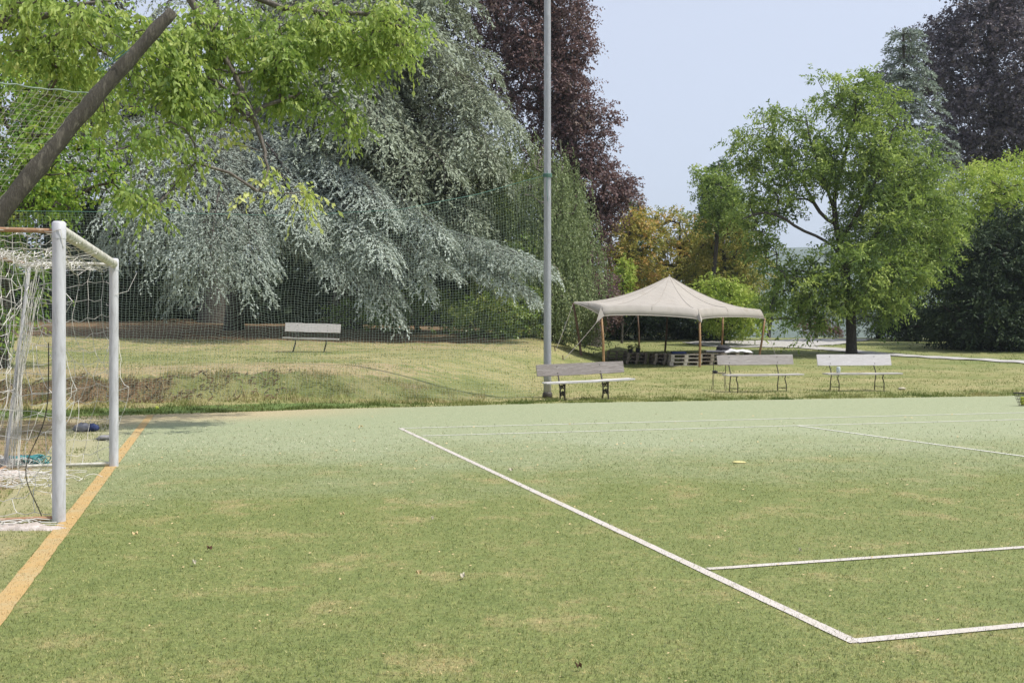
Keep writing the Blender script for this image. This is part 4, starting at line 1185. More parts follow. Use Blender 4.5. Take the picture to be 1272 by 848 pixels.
def broadleaf(name, px, py, label, blobs, n, R, tw, leaf, mat, bark=BARK, trunk_r=.2, seed=1, trunk=None, group=None, dfix=None, every=1, shell=.45, zmin=.3, upw=.35, limbs=True, cat="tree", **kw):
    rg = np.random.default_rng(seed)
    base = ground_at(px, py) if dfix is None else np.array([(px - 636) / F * dfix, dfix, float(zf((px - 636) / F * dfix, dfix))])
    t, O = tree_root(name, base, label, cat, group)
    C, D = clumps(blobs, n, rg, shell, zmin)
    parts = [twig_leaves(C, R, rg, tw[0], tw[1], tw[2], leaf[0], leaf[1], outdir=D, **kw)]
    crown("crown", parts, mat, t, O)
    if limbs:
        if trunk is None:
            top = C[:, 2].max(); cx = C[:, :2].mean(0)
            trunk = [[base - np.array([0, 0, .3]), base + np.array([0, 0, .8]), (base * .5 + np.r_[cx, 0] * .5) * np.array([1, 1, 0]) + np.array([0, 0, base[2] + (top - base[2]) * .45]), np.r_[cx, base[2] + (top - base[2]) * .85]]]
        skeleton(trunk, C, trunk_r, O, "trunk", bark, t, limbs_only_every=every, upw=upw, seed=seed)
    return t

def blobpx(l):
    "(px, py, depth, rx_px, ry_px, depth radius in metres[, weight]) -> ellipsoids in metres"
    out = []
    for b in l:
        px, py, d, rx, ry, rd = b[:6]; c = W(px, py, d)
        out.append((tuple(c), (rx / F * d, rd, ry / F * d)) + ((b[6],) if len(b) > 6 else ()))
    return out

# ------------------------------------------------------------------ leaf materials
L_ASH = leaf_mat("ash_leaf", [(.08, .14, .03), (.165, .25, .055), (.285, .37, .09), (.45, .51, .18)], .45, .05)
L_ASHD = leaf_mat("elder_leaf", [(.06, .13, .02), (.12, .22, .03), (.20, .31, .045), (.34, .38, .08)], .42, .05)  # darker green leaves of the elder tree
L_CEDAR = leaf_mat("blue_cedar_needle", [(.17, .18, .14), (.29, .335, .29), (.43, .49, .44), (.56, .625, .57)], .16, .03)
L_CEDARB = leaf_mat("grey_cedar_needle", [(.13, .14, .09), (.21, .24, .17), (.32, .37, .28), (.44, .50, .41)], .16, .03)
L_DARK = leaf_mat("dark_shaded_needle", [(.010, .018, .010), (.02, .034, .014), (.035, .055, .022)], .15, .03)  # shade of the wood put into the needle colour
L_MURK = leaf_mat("murky_shaded_needle", [(.025, .028, .018), (.05, .05, .032), (.085, .085, .055)], .15, .02)  # brown-grey of the cedar interior, with its shade put into the colour
L_COPPER = leaf_mat("copper_leaf", [(.045, .025, .026), (.095, .055, .056), (.16, .10, .10), (.22, .17, .15)], .3, .07)
L_PURPLE = leaf_mat("purple_leaf", [(.045, .035, .048), (.08, .065, .082), (.13, .11, .13), (.19, .17, .18)], .25, .08)
L_WEEP = leaf_mat("weeping_leaf", [(.06, .09, .04), (.12, .16, .065), (.20, .25, .115), (.30, .34, .17)], .3, .06)
L_LAUREL = leaf_mat("laurel_leaf", [(.07, .13, .02), (.15, .23, .04), (.27, .35, .07), (.46, .48, .16)], .3, .12, .3)
L_OCHRE = leaf_mat("turning_leaf", [(.13, .16, .04), (.25, .25, .06), (.36, .30, .08), (.46, .28, .10)], .35, .05)
L_GREEN = leaf_mat("green_leaf", [(.06, .11, .02), (.12, .20, .03), (.20, .30, .05), (.33, .40, .10)], .38, .06)
L_WALNUT = leaf_mat("walnut_leaf", [(.06, .105, .025), (.13, .195, .04), (.225, .305, .07), (.35, .42, .12)], .4, .06)
L_SPRUCE = leaf_mat("blue_spruce_needle", [(.08, .10, .08), (.15, .185, .155), (.24, .285, .245), (.34, .40, .35)], .1, .03)
L_LIME = leaf_mat("lime_needle", [(.12, .19, .03), (.22, .31, .05), (.34, .42, .09), (.44, .49, .15)], .35, .04)
L_YEW = leaf_mat("yew_needle", [(.012, .026, .014), (.028, .05, .024), (.056, .085, .038), (.10, .14, .06)], .15, .04)
L_CONE = leaf_mat("cypress_needle", [(.03, .06, .015), (.06, .11, .025), (.10, .17, .04)], .2, .03)
L_SILV = leaf_mat("silver_leaf", [(.12, .15, .12), (.20, .24, .20), (.30, .34, .30)], .3, .05)
L_PINK = leaf_mat("pink_blossom", [(.22, .10, .10), (.34, .16, .15), (.10, .17, .04), (.08, .14, .04)], .3, .03)

# ------------------------------------------------------------------ cedars
def bezier(a, b, c, n):
    t = np.linspace(0, 1, n)[:, None]; return a * (1 - t) ** 2 + 2 * b * t * (1 - t) + c * t ** 2

def cedar(name, base, label, boughs, mat, seed, trunk_top, trunk_r=.45, nsec=17, nbr=13, nq=16, sec_len=1.9, br_len=.55, droop=.55, q=(.075, .030), jit=.6, copies=3, tipbright=.35, needles="needles"):
    rg = np.random.default_rng(seed)
    t, O = tree_root(name, base, label)
    wood = MB(); Pq = []; Aq = []; Tq = []
    trunk = [base - np.array([0, 0, .4]), base + (trunk_top - base) * .3 + np.array([.1, 0, 0]), base + (trunk_top - base) * .65, trunk_top]
    tp_ = bezier(trunk[0], trunk[1], trunk[3], 14)
    wood.tube(tp_ - O, np.linspace(trunk_r, trunk_r * .35, 14) * (1 + .4 * np.exp(-np.arange(14) * .8)), 12, False)
    BR = []   # branchlets: start, dir, length, tint
    for (a, b, c, k) in boughs:
        for cp in range(copies):
            jj = rg.normal(0, jit * (0 if cp == 0 else 1), (3, 3)) * np.array([1, 1, .55]); 
            a_ = a + jj[0] * .4 + np.array([0, 0, rg.uniform(-1.2, 1.0) if copies > 1 else 0]); b_ = b + jj[1]; c_ = c + jj[2] * 1.3
            P = bezier(a_, b_, c_, 14); L = np.linalg.norm(np.diff(P, axis=0), axis=1).sum()
            wood.tube(P - O, np.linspace(.06, .014, 14), 5, False)
            T = unit(np.gradient(P, axis=0))
            ns = max(3, int(nsec * L / 7))
            bt = rg.normal(0, .10)
            for s in np.linspace(.10, 1.0, ns):
                i = min(int(s * 13), 12); f = s * 13 - i; p = P[i] + (P[min(i + 1, 13)] - P[i]) * f; tg = T[i]
                for sd in (-1, 1):
                    lat = unit(np.cross(tg, [0, 0, 1.0])) * sd
                    ln = sec_len * (.35 + .75 * math.sin(math.pi * min(1, .15 + .72 * s))) * rg.uniform(.7, 1.2) * k
                    d = unit(tg * rg.uniform(.6, .95) + lat * rg.uniform(.35, .85) + np.array([0, 0, rg.uniform(-.12, .12)]))
                    if s > .97: d = unit(tg + lat * .3)
                    e = p + d * ln; e[2] -= droop * ln * rg.uniform(.6, 1.4)
                    m_ = p + d * ln * .55 + np.array([0, 0, .08 * ln])
                    S = bezier(p, m_, e, 8); wood.tube(S[::2] - O, np.linspace(.018, .007, 4), 3, False)
                    TS = unit(np.gradient(S, axis=0)); lat2 = unit(np.cross(TS, [0, 0, 1.0]) + 1e-6)
                    tb = rg.normal(.5, .10) + bt
                    for u in np.linspace(.10, 1, nbr):
                        j = min(int(u * 7), 6); g = u * 7 - j; p2 = S[j] + (S[j + 1] - S[j]) * g
                        for sd2 in (-1, 1):
                            dd = TS[j] * rg.uniform(.6, 1.0) + lat2[j] * rg.uniform(.3, .8) * sd2 + np.array([0, 0, rg.uniform(-droop * .9, .12)])
                            BR.append((p2, dd, br_len * rg.uniform(.55, 1.2) * (1.15 - .45 * u), tb + rg.normal(0, .07) + tipbright * (u - .5) * .3 + .2 * (s - .6)))
    p0 = np.array([b[0] for b in BR]); dd = unit(np.array([b[1] for b in BR])); ln = np.array([b[2] for b in BR]); tn = np.array([b[3] for b in BR])
    n = len(BR)
    s = (np.arange(nq)[None] + rg.random((n, nq))) / nq
    pos = p0[:, None] + dd[:, None] * (s * ln[:, None])[..., None]; pos[..., 2] -= droop * .5 * s ** 2 * ln[:, None]
    curl = unit(np.cross(dd, rg.normal(0, 1, (n, 3))))
    pos += curl[:, None] * (.14 * ln[:, None] * np.sin(s * 3.1))[..., None]
    A = unit(dd[:, None] * 1.0 + unit(rg.normal(0, 1, (n, nq, 3))) * .55 + np.array([0, 0, .10]))
    od = unit((p0 - O) * np.array([1, 1, 0]) + 1e-6)
    N_ = unit(rg.normal(0, .46, (n, nq, 3)) + np.array([0, 0, .65]) + od[:, None] * .45)
    L = q[0] * rg.uniform(.7, 1.3, (n, nq)); Wd_ = q[1] * rg.uniform(.7, 1.3, (n, nq))
    tt = np.repeat(tn, nq).reshape(n, nq) + rg.normal(0, .04, (n, nq))
    crown(needles, [(pos.reshape(-1, 3), A.reshape(-1, 3), N_.reshape(-1, 3), L.ravel(), Wd_.ravel(), np.clip(tt.ravel(), 0, 1))], mat, t, O)
    wood.build("trunk", BARK, t, True)
    return t

# front blue cedar
base = ground_at(232, 407); base = np.array([(290 - 636) / F * 43, 43, float(zf((290 - 636) / F * 43, 43))])
def B(*p, k=1.0): return tuple(W(q[0], q[1], q[2] + 4.2) for q in p) + (k * 1.12,)
boughsA = [
    B((300, 165, 37), (215, 160, 33), (150, 240, 30.5)), B((300, 165, 37), (235, 185, 32.5), (205, 300, 30)),
    B((300, 175, 37), (270, 205, 31), (262, 315, 29)), B((300, 175, 37), (315, 215, 32), (305, 315, 30)),
    B((300, 160, 37), (185, 130, 35), (115, 205, 32)), B((300, 165, 37), (255, 160, 32), (185, 270, 30)),
    B((300, 170, 37), (340, 195, 33), (375, 262, 31), k=.9), B((300, 165, 37), (400, 175, 34.5), (470, 245, 32.5), k=.9),
    B((310, 180, 37), (450, 195, 35), (545, 282, 33), k=.9), B((310, 190, 37), (410, 215, 34), (470, 300, 32), k=.9),
    B((320, 250, 38), (480, 258, 36), (620, 312, 34), k=.85), B((320, 270, 38), (530, 262, 36), (668, 325, 34), k=.8),
    B((320, 270, 38), (500, 280, 35.5), (640, 352, 33.5), k=.8), B((320, 270, 38), (450, 275, 35), (520, 345, 33), k=.8),
    B((310, 240, 37), (385, 250, 34), (415, 315, 32), k=.8), B((310, 250, 37), (400, 280, 34), (480, 350, 32.5), k=.8),
    B((300, 230, 37), (250, 240, 33), (245, 335, 31.5), k=.9), B((310, 200, 38), (350, 230, 36), (330, 285, 33.5), k=.7),
    B((300, 200, 37), (200, 215, 34), (160, 300, 32), k=.9),
]
cedar("blue_cedar", base, "huge silvery blue cedar with drooping boughs sweeping low over the lawn behind the net", boughsA, L_CEDAR, 11, W(292, 110, 42.5), .4, nsec=15, nbr=6, nq=14, copies=2, q=(.108, .046), br_len=.66, droop=.36, jit=.40, sec_len=1.45)

# tall grey-green cedar behind it
base = np.array([(430 - 636) / F * 46, 46, float(zf((430 - 636) / F * 46, 46))])
boughsB = []
rb = np.random.default_rng(21)
for (sx, sy, ex, ey, ed) in [(430, 60, 595, 75, 43), (430, 20, 560, 10, 44), (430, 110, 612, 130, 43), (430, 150, 600, 185, 42), (430, 190, 560, 225, 42), (440, 190, 615, 215, 43), (430, 90, 590, 110, 40), (430, 130, 560, 170, 39), (430, 40, 530, 60, 40), (430, -40, 560, -30, 42), (430, -20, 500, 10, 40), (430, 100, 480, 150, 38.5), (430, 150, 500, 210, 38.5),
                             (420, 60, 330, 90, 42), (420, 110, 340, 150, 42), (420, 170, 350, 210, 42), (420, 120, 400, 170, 38.5), (430, 180, 430, 240, 38.5), (420, 0, 350, 20, 42), (420, -30, 420, 20, 40), (430, 60, 430, 105, 38.5), (440, 230, 560, 270, 41)]:
    a = W(sx, sy, 46); c = W(ex, ey, ed); b = (a + c) / 2 + np.array([0, 0, 1.3]); boughsB.append((a, b, c, .95))
cedar("tall_cedar", base, "tall grey green cedar with layered drooping boughs behind the blue cedar", boughsB, L_CEDARB, 22, W(425, -160, 46), .6, nsec=10, nbr=6, nq=8, sec_len=2.1, br_len=.75, droop=.5, q=(.19, .066), copies=3, jit=.6)

# third cedar, dark trunk showing at the top left
base = np.array([(268 - 636) / F * 52, 52, float(zf((268 - 636) / F * 52, 52))])
boughsC = []
for (sx, sy, ex, ey, ed) in [(268, 40, 130, 60, 49), (268, 90, 120, 120, 48), (268, 130, 160, 170, 47), (268, 40, 380, 50, 49), (268, 110, 370, 140, 48), (268, 150, 330, 200, 47), (268, 0, 200, 10, 48), (268, 10, 340, 0, 48), (268, 170, 60, 220, 48), (268, 120, 20, 130, 49), (268, 60, 40, 40, 50)]:
    a = W(sx, sy, 52); c = W(ex, ey, ed); boughsC.append((a, (a + c) / 2 + np.array([0, 0, 1.2]), c, .8))
cedar("far_cedar", base, "cedar with a thick dark forked trunk seen through the leaves at the top left", boughsC, L_CEDARB, 23, W(262, -120, 52), .75, nsec=8, nbr=5, nq=10, sec_len=2.3, br_len=.9, droop=.6, q=(.17, .08), copies=2, jit=.9)

# ------------------------------------------------------------------ dark wood behind the cedars
darks = [(-70, 60, 330, 130), (60, 56, 250, 170), (170, 62, 300, 120), (330, 58, 310, 120), (430, 57, 300, 135), (520, 58, 290, 120), (590, 60, 300, 90)]
DK = [(-60, 54, 300, 150), (60, 58, 310, 130), (150, 55, 330, 110), (240, 62, 300, 120), (330, 56, 330, 110), (420, 60, 300, 130), (505, 56, 320, 110), (590, 60, 290, 130), (350, 66, 110, 190), (450, 64, 110, 200), (545, 66, 120, 200), (90, 66, 120, 180), (190, 68, 170, 110)]  # tall ones behind the tall cedar are added as its dark interior
for i, (px_, d_, cy_, ry_) in enumerate(DK):
    lab = ["dark evergreen at the far left edge behind the leaning post", "dark evergreen behind the goal's near post", "dark evergreen behind the goal's far post", "dark evergreen behind the left fringe of the blue cedar",
           "dark evergreen behind the lone distant bench", "dark evergreen just right of the lone distant bench", "dark evergreen behind the middle of the ball stop net", "dark evergreen behind the laurel bush by the steel pole",
           "tall dark evergreen behind the left half of the tall cedar", "tall dark evergreen behind the middle of the tall cedar", "tall dark evergreen between the tall cedar and the copper beech", "tall dark evergreen behind the leafy tree at the left edge", "dark evergreen behind the tip of the leaning post"][i]
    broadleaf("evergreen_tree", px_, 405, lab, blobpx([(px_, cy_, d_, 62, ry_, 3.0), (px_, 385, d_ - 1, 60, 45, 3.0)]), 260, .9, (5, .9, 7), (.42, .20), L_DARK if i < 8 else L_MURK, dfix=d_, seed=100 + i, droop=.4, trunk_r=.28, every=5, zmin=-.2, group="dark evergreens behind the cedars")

# laurel bushes at the foot
for i, (px_, py_, d_, bl, nn_, lab) in enumerate([
    (628, 428, 41, [(635, 385, 41, 38, 40, 1.6), (600, 398, 40.5, 40, 30, 1.3), (655, 350, 42, 22, 60, 1.2)], 300, "glossy yellow green laurel bush at the foot of the steel pole"),
    (520, 425, 44, [(530, 392, 44, 60, 34, 1.8), (455, 398, 45, 50, 28, 1.5)], 240, "darker laurel bush behind the net left of the glossy laurel"),
    (600, 428, 45, [(605, 270, 45, 62, 75, 2.0), (560, 240, 46, 50, 50, 1.5), (625, 330, 44.5, 40, 60, 1.5)], 560, "tall leafy green tree between the cedar tips and the steel pole")]):
    broadleaf("laurel_bush" if i < 2 else "leafy_tree", px_, py_, lab, blobpx(bl), nn_, .55, (5, .45, 8), (.15, .085) if i < 2 else (.16, .08), L_LAUREL if i != 1 else L_GREEN, dfix=d_, seed=200 + i, droop=.2, trunk_r=.10, every=3, cat="bush" if i < 2 else "tree", tv=.2)

# ------------------------------------------------------------------ weeping beech
def weeping(name, px, d, label, tops, mat, seed, leaf=(.11, .055), n=420, strand=26):
    rg = np.random.default_rng(seed)
    base = np.array([(px - 636) / F * d, d, float(zf((px - 636) / F * d, d))])
    t, O = tree_root(name, base, label)
    C, D = clumps(tops, n, rg, .35)
    z0 = zf(C[:, 0], C[:, 1])
    nst = 5; T = len(C) * nst
    p = np.repeat(C, nst, 0) + rg.normal(0, .35, (T, 3)); d_ = unit(np.repeat(D, nst, 0) * np.array([1, 1, .0]) + rg.normal(0, .4, (T, 3)) * np.array([1, 1, 0]))
    ln = np.minimum(rg.uniform(1.2, 3.4, T), np.maximum(p[:, 2] - np.repeat(z0, nst) - .15, .3))
    s = (np.arange(strand)[None] + rg.random((T, strand))) / strand
    pos = p[:, None] + d_[:, None] * (.45 * s ** .6)[..., None]; pos[..., 2] -= ln[:, None] * s ** 1.15
    pos[..., 0] += .06 * np.sin(s * 9 + rg.random((T, 1)) * 6)
    A = unit(np.array([0, 0, -.9]) + rg.normal(0, .5, (T, strand, 3))); N_ = unit(rg.normal(0, 1, (T, strand, 3)) + d_[:, None] * .6 + np.array([0, 0, .2]))
    L = leaf[0] * rg.uniform(.7, 1.3, (T, strand)); Wd_ = leaf[1] * rg.uniform(.7, 1.2, (T, strand))
    tt = np.repeat(np.repeat(rg.normal(.5, .12, len(C)), nst) + rg.normal(0, .08, T), strand).reshape(T, strand) + rg.normal(0, .09, (T, strand))
    crown("crown", [(pos.reshape(-1, 3), A.reshape(-1, 3), N_.reshape(-1, 3), L.ravel(), Wd_.ravel(), np.clip(tt.ravel(), 0, 1))], mat, t, O)
    skeleton([[base - np.array([0, 0, .3]), base + np.array([0, 0, 2.5]), base + np.array([.3, 0, 6]), base + np.array([.2, 0, 8.5])]], C, .28, O, "trunk", BARK_GREY, t, limbs_only_every=3, seed=seed)
    return t
weeping("weeping_beech", 690, 43, "weeping grey green beech hanging to the ground behind the steel pole", blobpx([(685, 215, 43, 28, 35, 1.6), (660, 255, 43, 30, 55, 1.8), (700, 270, 43, 30, 60, 1.8), (715, 330, 43, 24, 55, 1.5), (680, 340, 42, 40, 60, 1.8), (650, 330, 43, 26, 60, 1.5), (610, 220, 44, 40, 50, 1.5, .5), (640, 190, 45, 26, 40, 1.2, .6)]), L_WEEP, 31, n=560)

# ------------------------------------------------------------------ copper beech
broadleaf("copper_beech", 735, 420, "dark red copper beech rising behind the steel pole with its edge against the sky",
    blobpx([(640, 20, 54, 60, 70, 3), (700, 10, 54, 35, 35, 2.2), (715, 60, 54, 24, 26, 1.5), (670, 90, 54, 60, 60, 3), (705, 135, 54, 35, 35, 2.2), (740, 150, 54, 22, 22, 1.4), (690, 190, 54, 45, 45, 2.5), (745, 185, 54, 14, 26, 1.0, .7), (740, 235, 54, 40, 40, 2.2), (775, 240, 54, 12, 16, .8), (728, 290, 54, 30, 50, 2.2), (757, 240, 54, 24, 30, 1.4), (726, 345, 53, 22, 40, 2), (620, -60, 54, 70, 60, 3)]),
    1500, .75, (6, .75, 9), (.17, .11), L_COPPER, dfix=54, seed=41, trunk_r=.5, droop=.25, shell=.35, every=2, tv=.17)

# ------------------------------------------------------------------ trees behind the tent
broadleaf("ochre_maple", 792, 420, "maple with yellowing olive leaves just right of the copper beech", blobpx([(785, 300, 64, 34, 34, 2.2), (765, 345, 64, 26, 40, 2), (800, 345, 63, 26, 30, 2), (790, 275, 64, 20, 16, 1.5)]), 330, .7, (6, .6, 9), (.16, .12), L_OCHRE, dfix=64, seed=51, trunk_r=.2, tv=.2, every=2)
broadleaf("ochre_maple", 838, 420, "maple with rusty orange patches behind the tent's peak", blobpx([(845, 285, 66, 36, 24, 2.2), (840, 320, 66, 34, 26, 2.2), (815, 275, 66, 14, 14, 1.2), (872, 320, 66, 24, 30, 2), (830, 362, 65, 50, 24, 2)]), 330, .65, (6, .6, 9), (.16, .12), L_OCHRE, dfix=66, seed=52, trunk_r=.2, tv=.22, every=2)
broadleaf("olive_tree", 903, 420, "olive green tree with brown tinges between the tent and the walnut", blobpx([(905, 300, 62, 36, 28, 2.2), (880, 335, 62, 34, 34, 2.2), (925, 330, 62, 26, 34, 2.2), (895, 365, 61, 40, 24, 2)]), 360, .65, (6, .6, 9), (.16, .11), L_OCHRE, dfix=62, seed=53, trunk_r=.2, tv=.2, every=2, tint0=.28)
broadleaf("yellow_green_bush", 898, 428, "bright yellow green bush behind the right end of the tent", blobpx([(900, 385, 56, 36, 32, 1.8), (930, 395, 55, 24, 26, 1.4), (885, 360, 56, 22, 18, 1.2), (915, 370, 56, 20, 24, 1.2)]), 330, .5, (6, .4, 9), (.13, .08), L_LIME, dfix=56, seed=54, trunk_r=.10, tv=.2, zmin=.1, cat="bush", every=2)
broadleaf("holly_bush", 772, 415, "small bright green bush under the copper beech left of the tent's peak", blobpx([(773, 360, 58, 12, 26, .8), (778, 335, 58, 9, 14, .6)]), 70, .4, (6, .35, 8), (.13, .08), L_LIME, dfix=58, seed=55, trunk_r=.06, cat="bush", every=3)
broadleaf("dark_shrub", 770, 415, "dark shrub under the trees behind the left half of the tent", blobpx([(770, 395, 62, 34, 24, 1.6), (810, 398, 62, 26, 18, 1.4)]), 200, .6, (6, .5, 8), (.2, .11), L_YEW, dfix=62, seed=56, trunk_r=.1, cat="bush", every=4, zmin=0)
broadleaf("dark_shrub", 860, 415, "dark shrub under the trees behind the right half of the tent", blobpx([(850, 398, 63, 32, 20, 1.6), (885, 402, 60, 24, 18, 1.4)]), 200, .6, (6, .5, 8), (.2, .11), L_YEW, dfix=63, seed=57, trunk_r=.1, cat="bush", every=4, zmin=0)
broadleaf("pale_shrub", 725, 425, "reddish and green shrub at the foot of the copper beech behind the tent's left corner", blobpx([(742, 355, 50, 22, 18, 1.2), (748, 385, 50, 20, 24, 1.2)]), 110, .5, (6, .4, 8), (.13, .08), L_COPPER, dfix=50, seed=58, trunk_r=.08, cat="bush", every=3)

def cone_tree(name, px, d, label, top_y, foot_y, w_px, mat, seed, n=260, leaf=(.2, .07), lean=0):
    rg = np.random.default_rng(seed); base = np.array([(px - 636) / F * d, d, float(zf((px - 636) / F * d, d))])
    t, O = tree_root(name, base, label)
    top = W(px, top_y, d)[2]; bot = W(px, foot_y, d)[2]; Rm = w_px / F * d
    u = rg.random(n) ** .75; z = top - (top - bot) * u; a = rg.random(n) * 6.283; rr_ = Rm * (.06 + u ** .8) * (.55 + .5 * rg.random(n))
    C = np.stack([base[0] + rr_ * np.cos(a), base[1] + rr_ * np.sin(a), z], 1); D = np.stack([np.cos(a), np.sin(a), -.15 + 0 * a], 1)
    crown("crown", [twig_leaves(C, .35, rg, 6, .55, 8, leaf[0], leaf[1], droop=.3, outdir=D, outw=1.2, tv=.15)], mat, t, O)
    m = MB(); m.tube([base - O - np.array([0, 0, .3]), np.array([0, 0, (top - base[2]) * .5]), np.array([0, 0, top - base[2] - .2])], [.2, .14, .03], 8); m.build("trunk", BARK, t, True)
cone_tree("slim_cypress", 790, 76, "slim dark green conifer tip poking up above the ochre maple", 250, 400, 22, L_CONE, 61, 240, (.26, .1))
cone_tree("broad_cypress", 893, 72, "broad dark green conifer left of the walnut with its top against the sky", 198, 400, 44, L_CONE, 62, 620, (.24, .1))
broadleaf("leafy_sapling", 880, 425, "loose green tree in front of the broad dark conifer", blobpx([(890, 240, 60, 26, 24, 1.5), (875, 215, 60, 16, 8, .8), (905, 262, 60, 26, 20, 1.4), (880, 272, 60, 20, 14, 1.2)]), 150, .6, (6, .5, 9), (.16, .10), L_WALNUT, dfix=60, seed=63, trunk_r=.12, every=2)

# ------------------------------------------------------------------ walnut
gw = ground_at(1058, 439); DW = float(gw[1])
def w_(px, py, dd=0): return W(px, py, DW + dd)
tr = [[gw - np.array([0, 0, .3]), w_(1057, 390), w_(1051, 340), w_(1043, 300), w_(1035, 265), w_(1040, 220), w_(1055, 180), w_(1065, 130), w_(1062, 105)],
      [w_(1049, 330), w_(1035, 300, -.3), w_(1010, 292, -.6), w_(985, 280, -.8), w_(965, 262, -1), w_(940, 262, -1), w_(922, 272, -1)],
      [w_(1040, 280), w_(1020, 272), w_(1005, 240, .5), w_(985, 205, .8), w_(965, 180, 1), w_(945, 160, 1)],
      [w_(1036, 262), w_(1025, 225, -.6), w_(1005, 180, -1), w_(1000, 140, -1)],
      [w_(1050, 335), w_(1080, 300, .5), w_(1110, 270, .8), w_(1150, 250, 1)],
      [w_(1045, 300), w_(1075, 250, -1.0), w_(1100, 200, -1.4), w_(1110, 160, -1.5)],
      [w_(1054, 370), w_(1090, 345, -1), w_(1130, 335, -1.5)], [w_(1055, 375), w_(1015, 345, -1.0), w_(975, 345, -1.4)]]
wb = blobpx([(970, 160, DW, 38, 30, 1.6), (935, 190, DW, 24, 30, 1.2), (955, 235, DW, 34, 26, 1.6, .8), (928, 255, DW, 16, 14, .9), (1000, 200, DW - .5, 40, 36, 2), (1045, 130, DW, 38, 38, 2), (1075, 110, DW, 24, 22, 1.2), (1048, 98, DW, 12, 10, .8), (1100, 160, DW, 44, 40, 2.2), (1130, 215, DW, 40, 44, 2.2),
             (1060, 200, DW - .8, 44, 44, 2.2), (1100, 270, DW - 1, 58, 46, 2.6), (1155, 270, DW, 34, 44, 2), (1060, 340, DW - 1.6, 58, 44, 2.2), (1010, 350, DW - 1.2, 46, 36, 2, .6), (1110, 340, DW - 1, 46, 40, 2.2), (965, 330, DW - .5, 32, 34, 1.4, .7), (975, 380, DW - 1, 34, 26, 1.3, .6), (1022, 380, DW - 1.4, 34, 20, 1.5), (1100, 380, DW - 1, 40, 18, 1.6), (1155, 315, DW, 24, 36, 1.5), (945, 285, DW, 24, 26, 1, .9), (985, 262, DW + .5, 30, 20, 1, .5), (1000, 412, DW - 2, 22, 14, .8, .7), (985, 425, DW - 2.2, 18, 8, .6, .6)])
rg = np.random.default_rng(71)
wt, WO = tree_root("walnut_tree", gw, "big airy green walnut tree standing on the lawn behind the white bench")
Cw, Dw = clumps(wb, 570, rg, .25, 1.0)
hole = (np.abs((Cw[:, 0] - w_(1000, 300)[0]) / 1.1) ** 2 + ((Cw[:, 2] - w_(1000, 285)[2]) / .65) ** 2) < 1
Cw, Dw = Cw[~hole], Dw[~hole]
crown("crown", [twig_leaves(Cw, .72, rg, 12, .70, 10, .20, .085, outdir=Dw, droop=.35, tv=.19, ldroop=.45, spread=1.1, flat=.55)], L_WALNUT, wt, WO)
skeleton(tr, Cw, .23, WO, "trunk", BARK, wt, rmin=.014, seed=5, upw=.5)

# ------------------------------------------------------------------ right-hand trees
# blue spruce
base = np.array([(1128 - 636) / F * 66, 66, float(zf((1128 - 636) / F * 66, 66))]); bs = []
for k, py_ in enumerate(np.linspace(42, 300, 17)):
    n_ = 7 if k > 2 else 4; R0 = (7 + k * 5.2) / F * 66
    for j in range(n_):
        a = j / n_ * 6.283 + k * 1.1; s = W(1124, py_, 66); e = s + np.array([math.cos(a) * R0, math.sin(a) * R0, -.18 * R0 + .1]); bs.append((s, (s + e) / 2 + np.array([0, 0, -.12 * R0]), e, 1))
cedar("blue_spruce", base, "blue grey spruce with a pointed top between the walnut and the purple beech", bs, L_SPRUCE, 81, W(1122, 36, 66), .2, nsec=12, nbr=4, nq=5, sec_len=.9, br_len=.45, droop=.35, q=(.19, .08), copies=1, tipbright=.5)
# purple beech
broadleaf("purple_beech", 1240, 420, "very large purple grey beech filling the top right corner", blobpx([(1215, 20, 80, 60, 50, 4), (1250, -40, 80, 70, 60, 4), (1260, 70, 78, 50, 60, 4), (1190, 90, 80, 40, 50, 3.5), (1225, 150, 79, 55, 60, 4), (1160, 120, 82, 30, 46, 3, .6), (1155, 60, 82, 34, 30, 2.5, .7), (1110, 110, 84, 26, 26, 2, .5), (1290, 140, 78, 50, 70, 4), (1190, 190, 80, 50, 40, 3)]), 1250, 1.0, (6, 1.0, 9), (.26, .18), L_PURPLE, dfix=80, seed=91, trunk_r=.55, shell=.3, every=2, droop=.2)
# pale conifer and the dark yew in front of it
broadleaf("golden_yew", 1235, 430, "tall yellow green feathery conifer at the right edge below the purple beech", blobpx([(1240, 265, 57, 52, 40, 3), (1200, 260, 57, 30, 34, 2.5), (1180, 290, 57, 22, 40, 2), (1275, 240, 57, 40, 40, 3), (1215, 230, 57, 24, 22, 2), (1262, 215, 57, 22, 16, 1.5), (1250, 320, 56, 70, 40, 3)]), 560, .8, (7, 1.0, 10), (.22, .07), L_LIME, dfix=57, seed=92, trunk_r=.3, up=.9, outw=1.0, every=4, droop=.15, tv=.16, flat=.35)
broadleaf("dark_yew", 1228, 440, "massive black green yew spreading to the ground at the right edge", blobpx([(1235, 340, 51, 60, 50, 3), (1270, 320, 51, 50, 60, 3), (1215, 385, 50, 52, 40, 2.6), (1265, 390, 50, 50, 42, 2.6), (1185, 405, 51, 26, 22, 1.6, .8), (1232, 420, 49.5, 40, 14, 2)]), 780, .7, (7, .9, 10), (.22, .10), L_YEW, dfix=51, seed=93, trunk_r=.35, up=.8, outw=1.0, every=4, droop=.3, tv=.18, flat=.4, zmin=0)
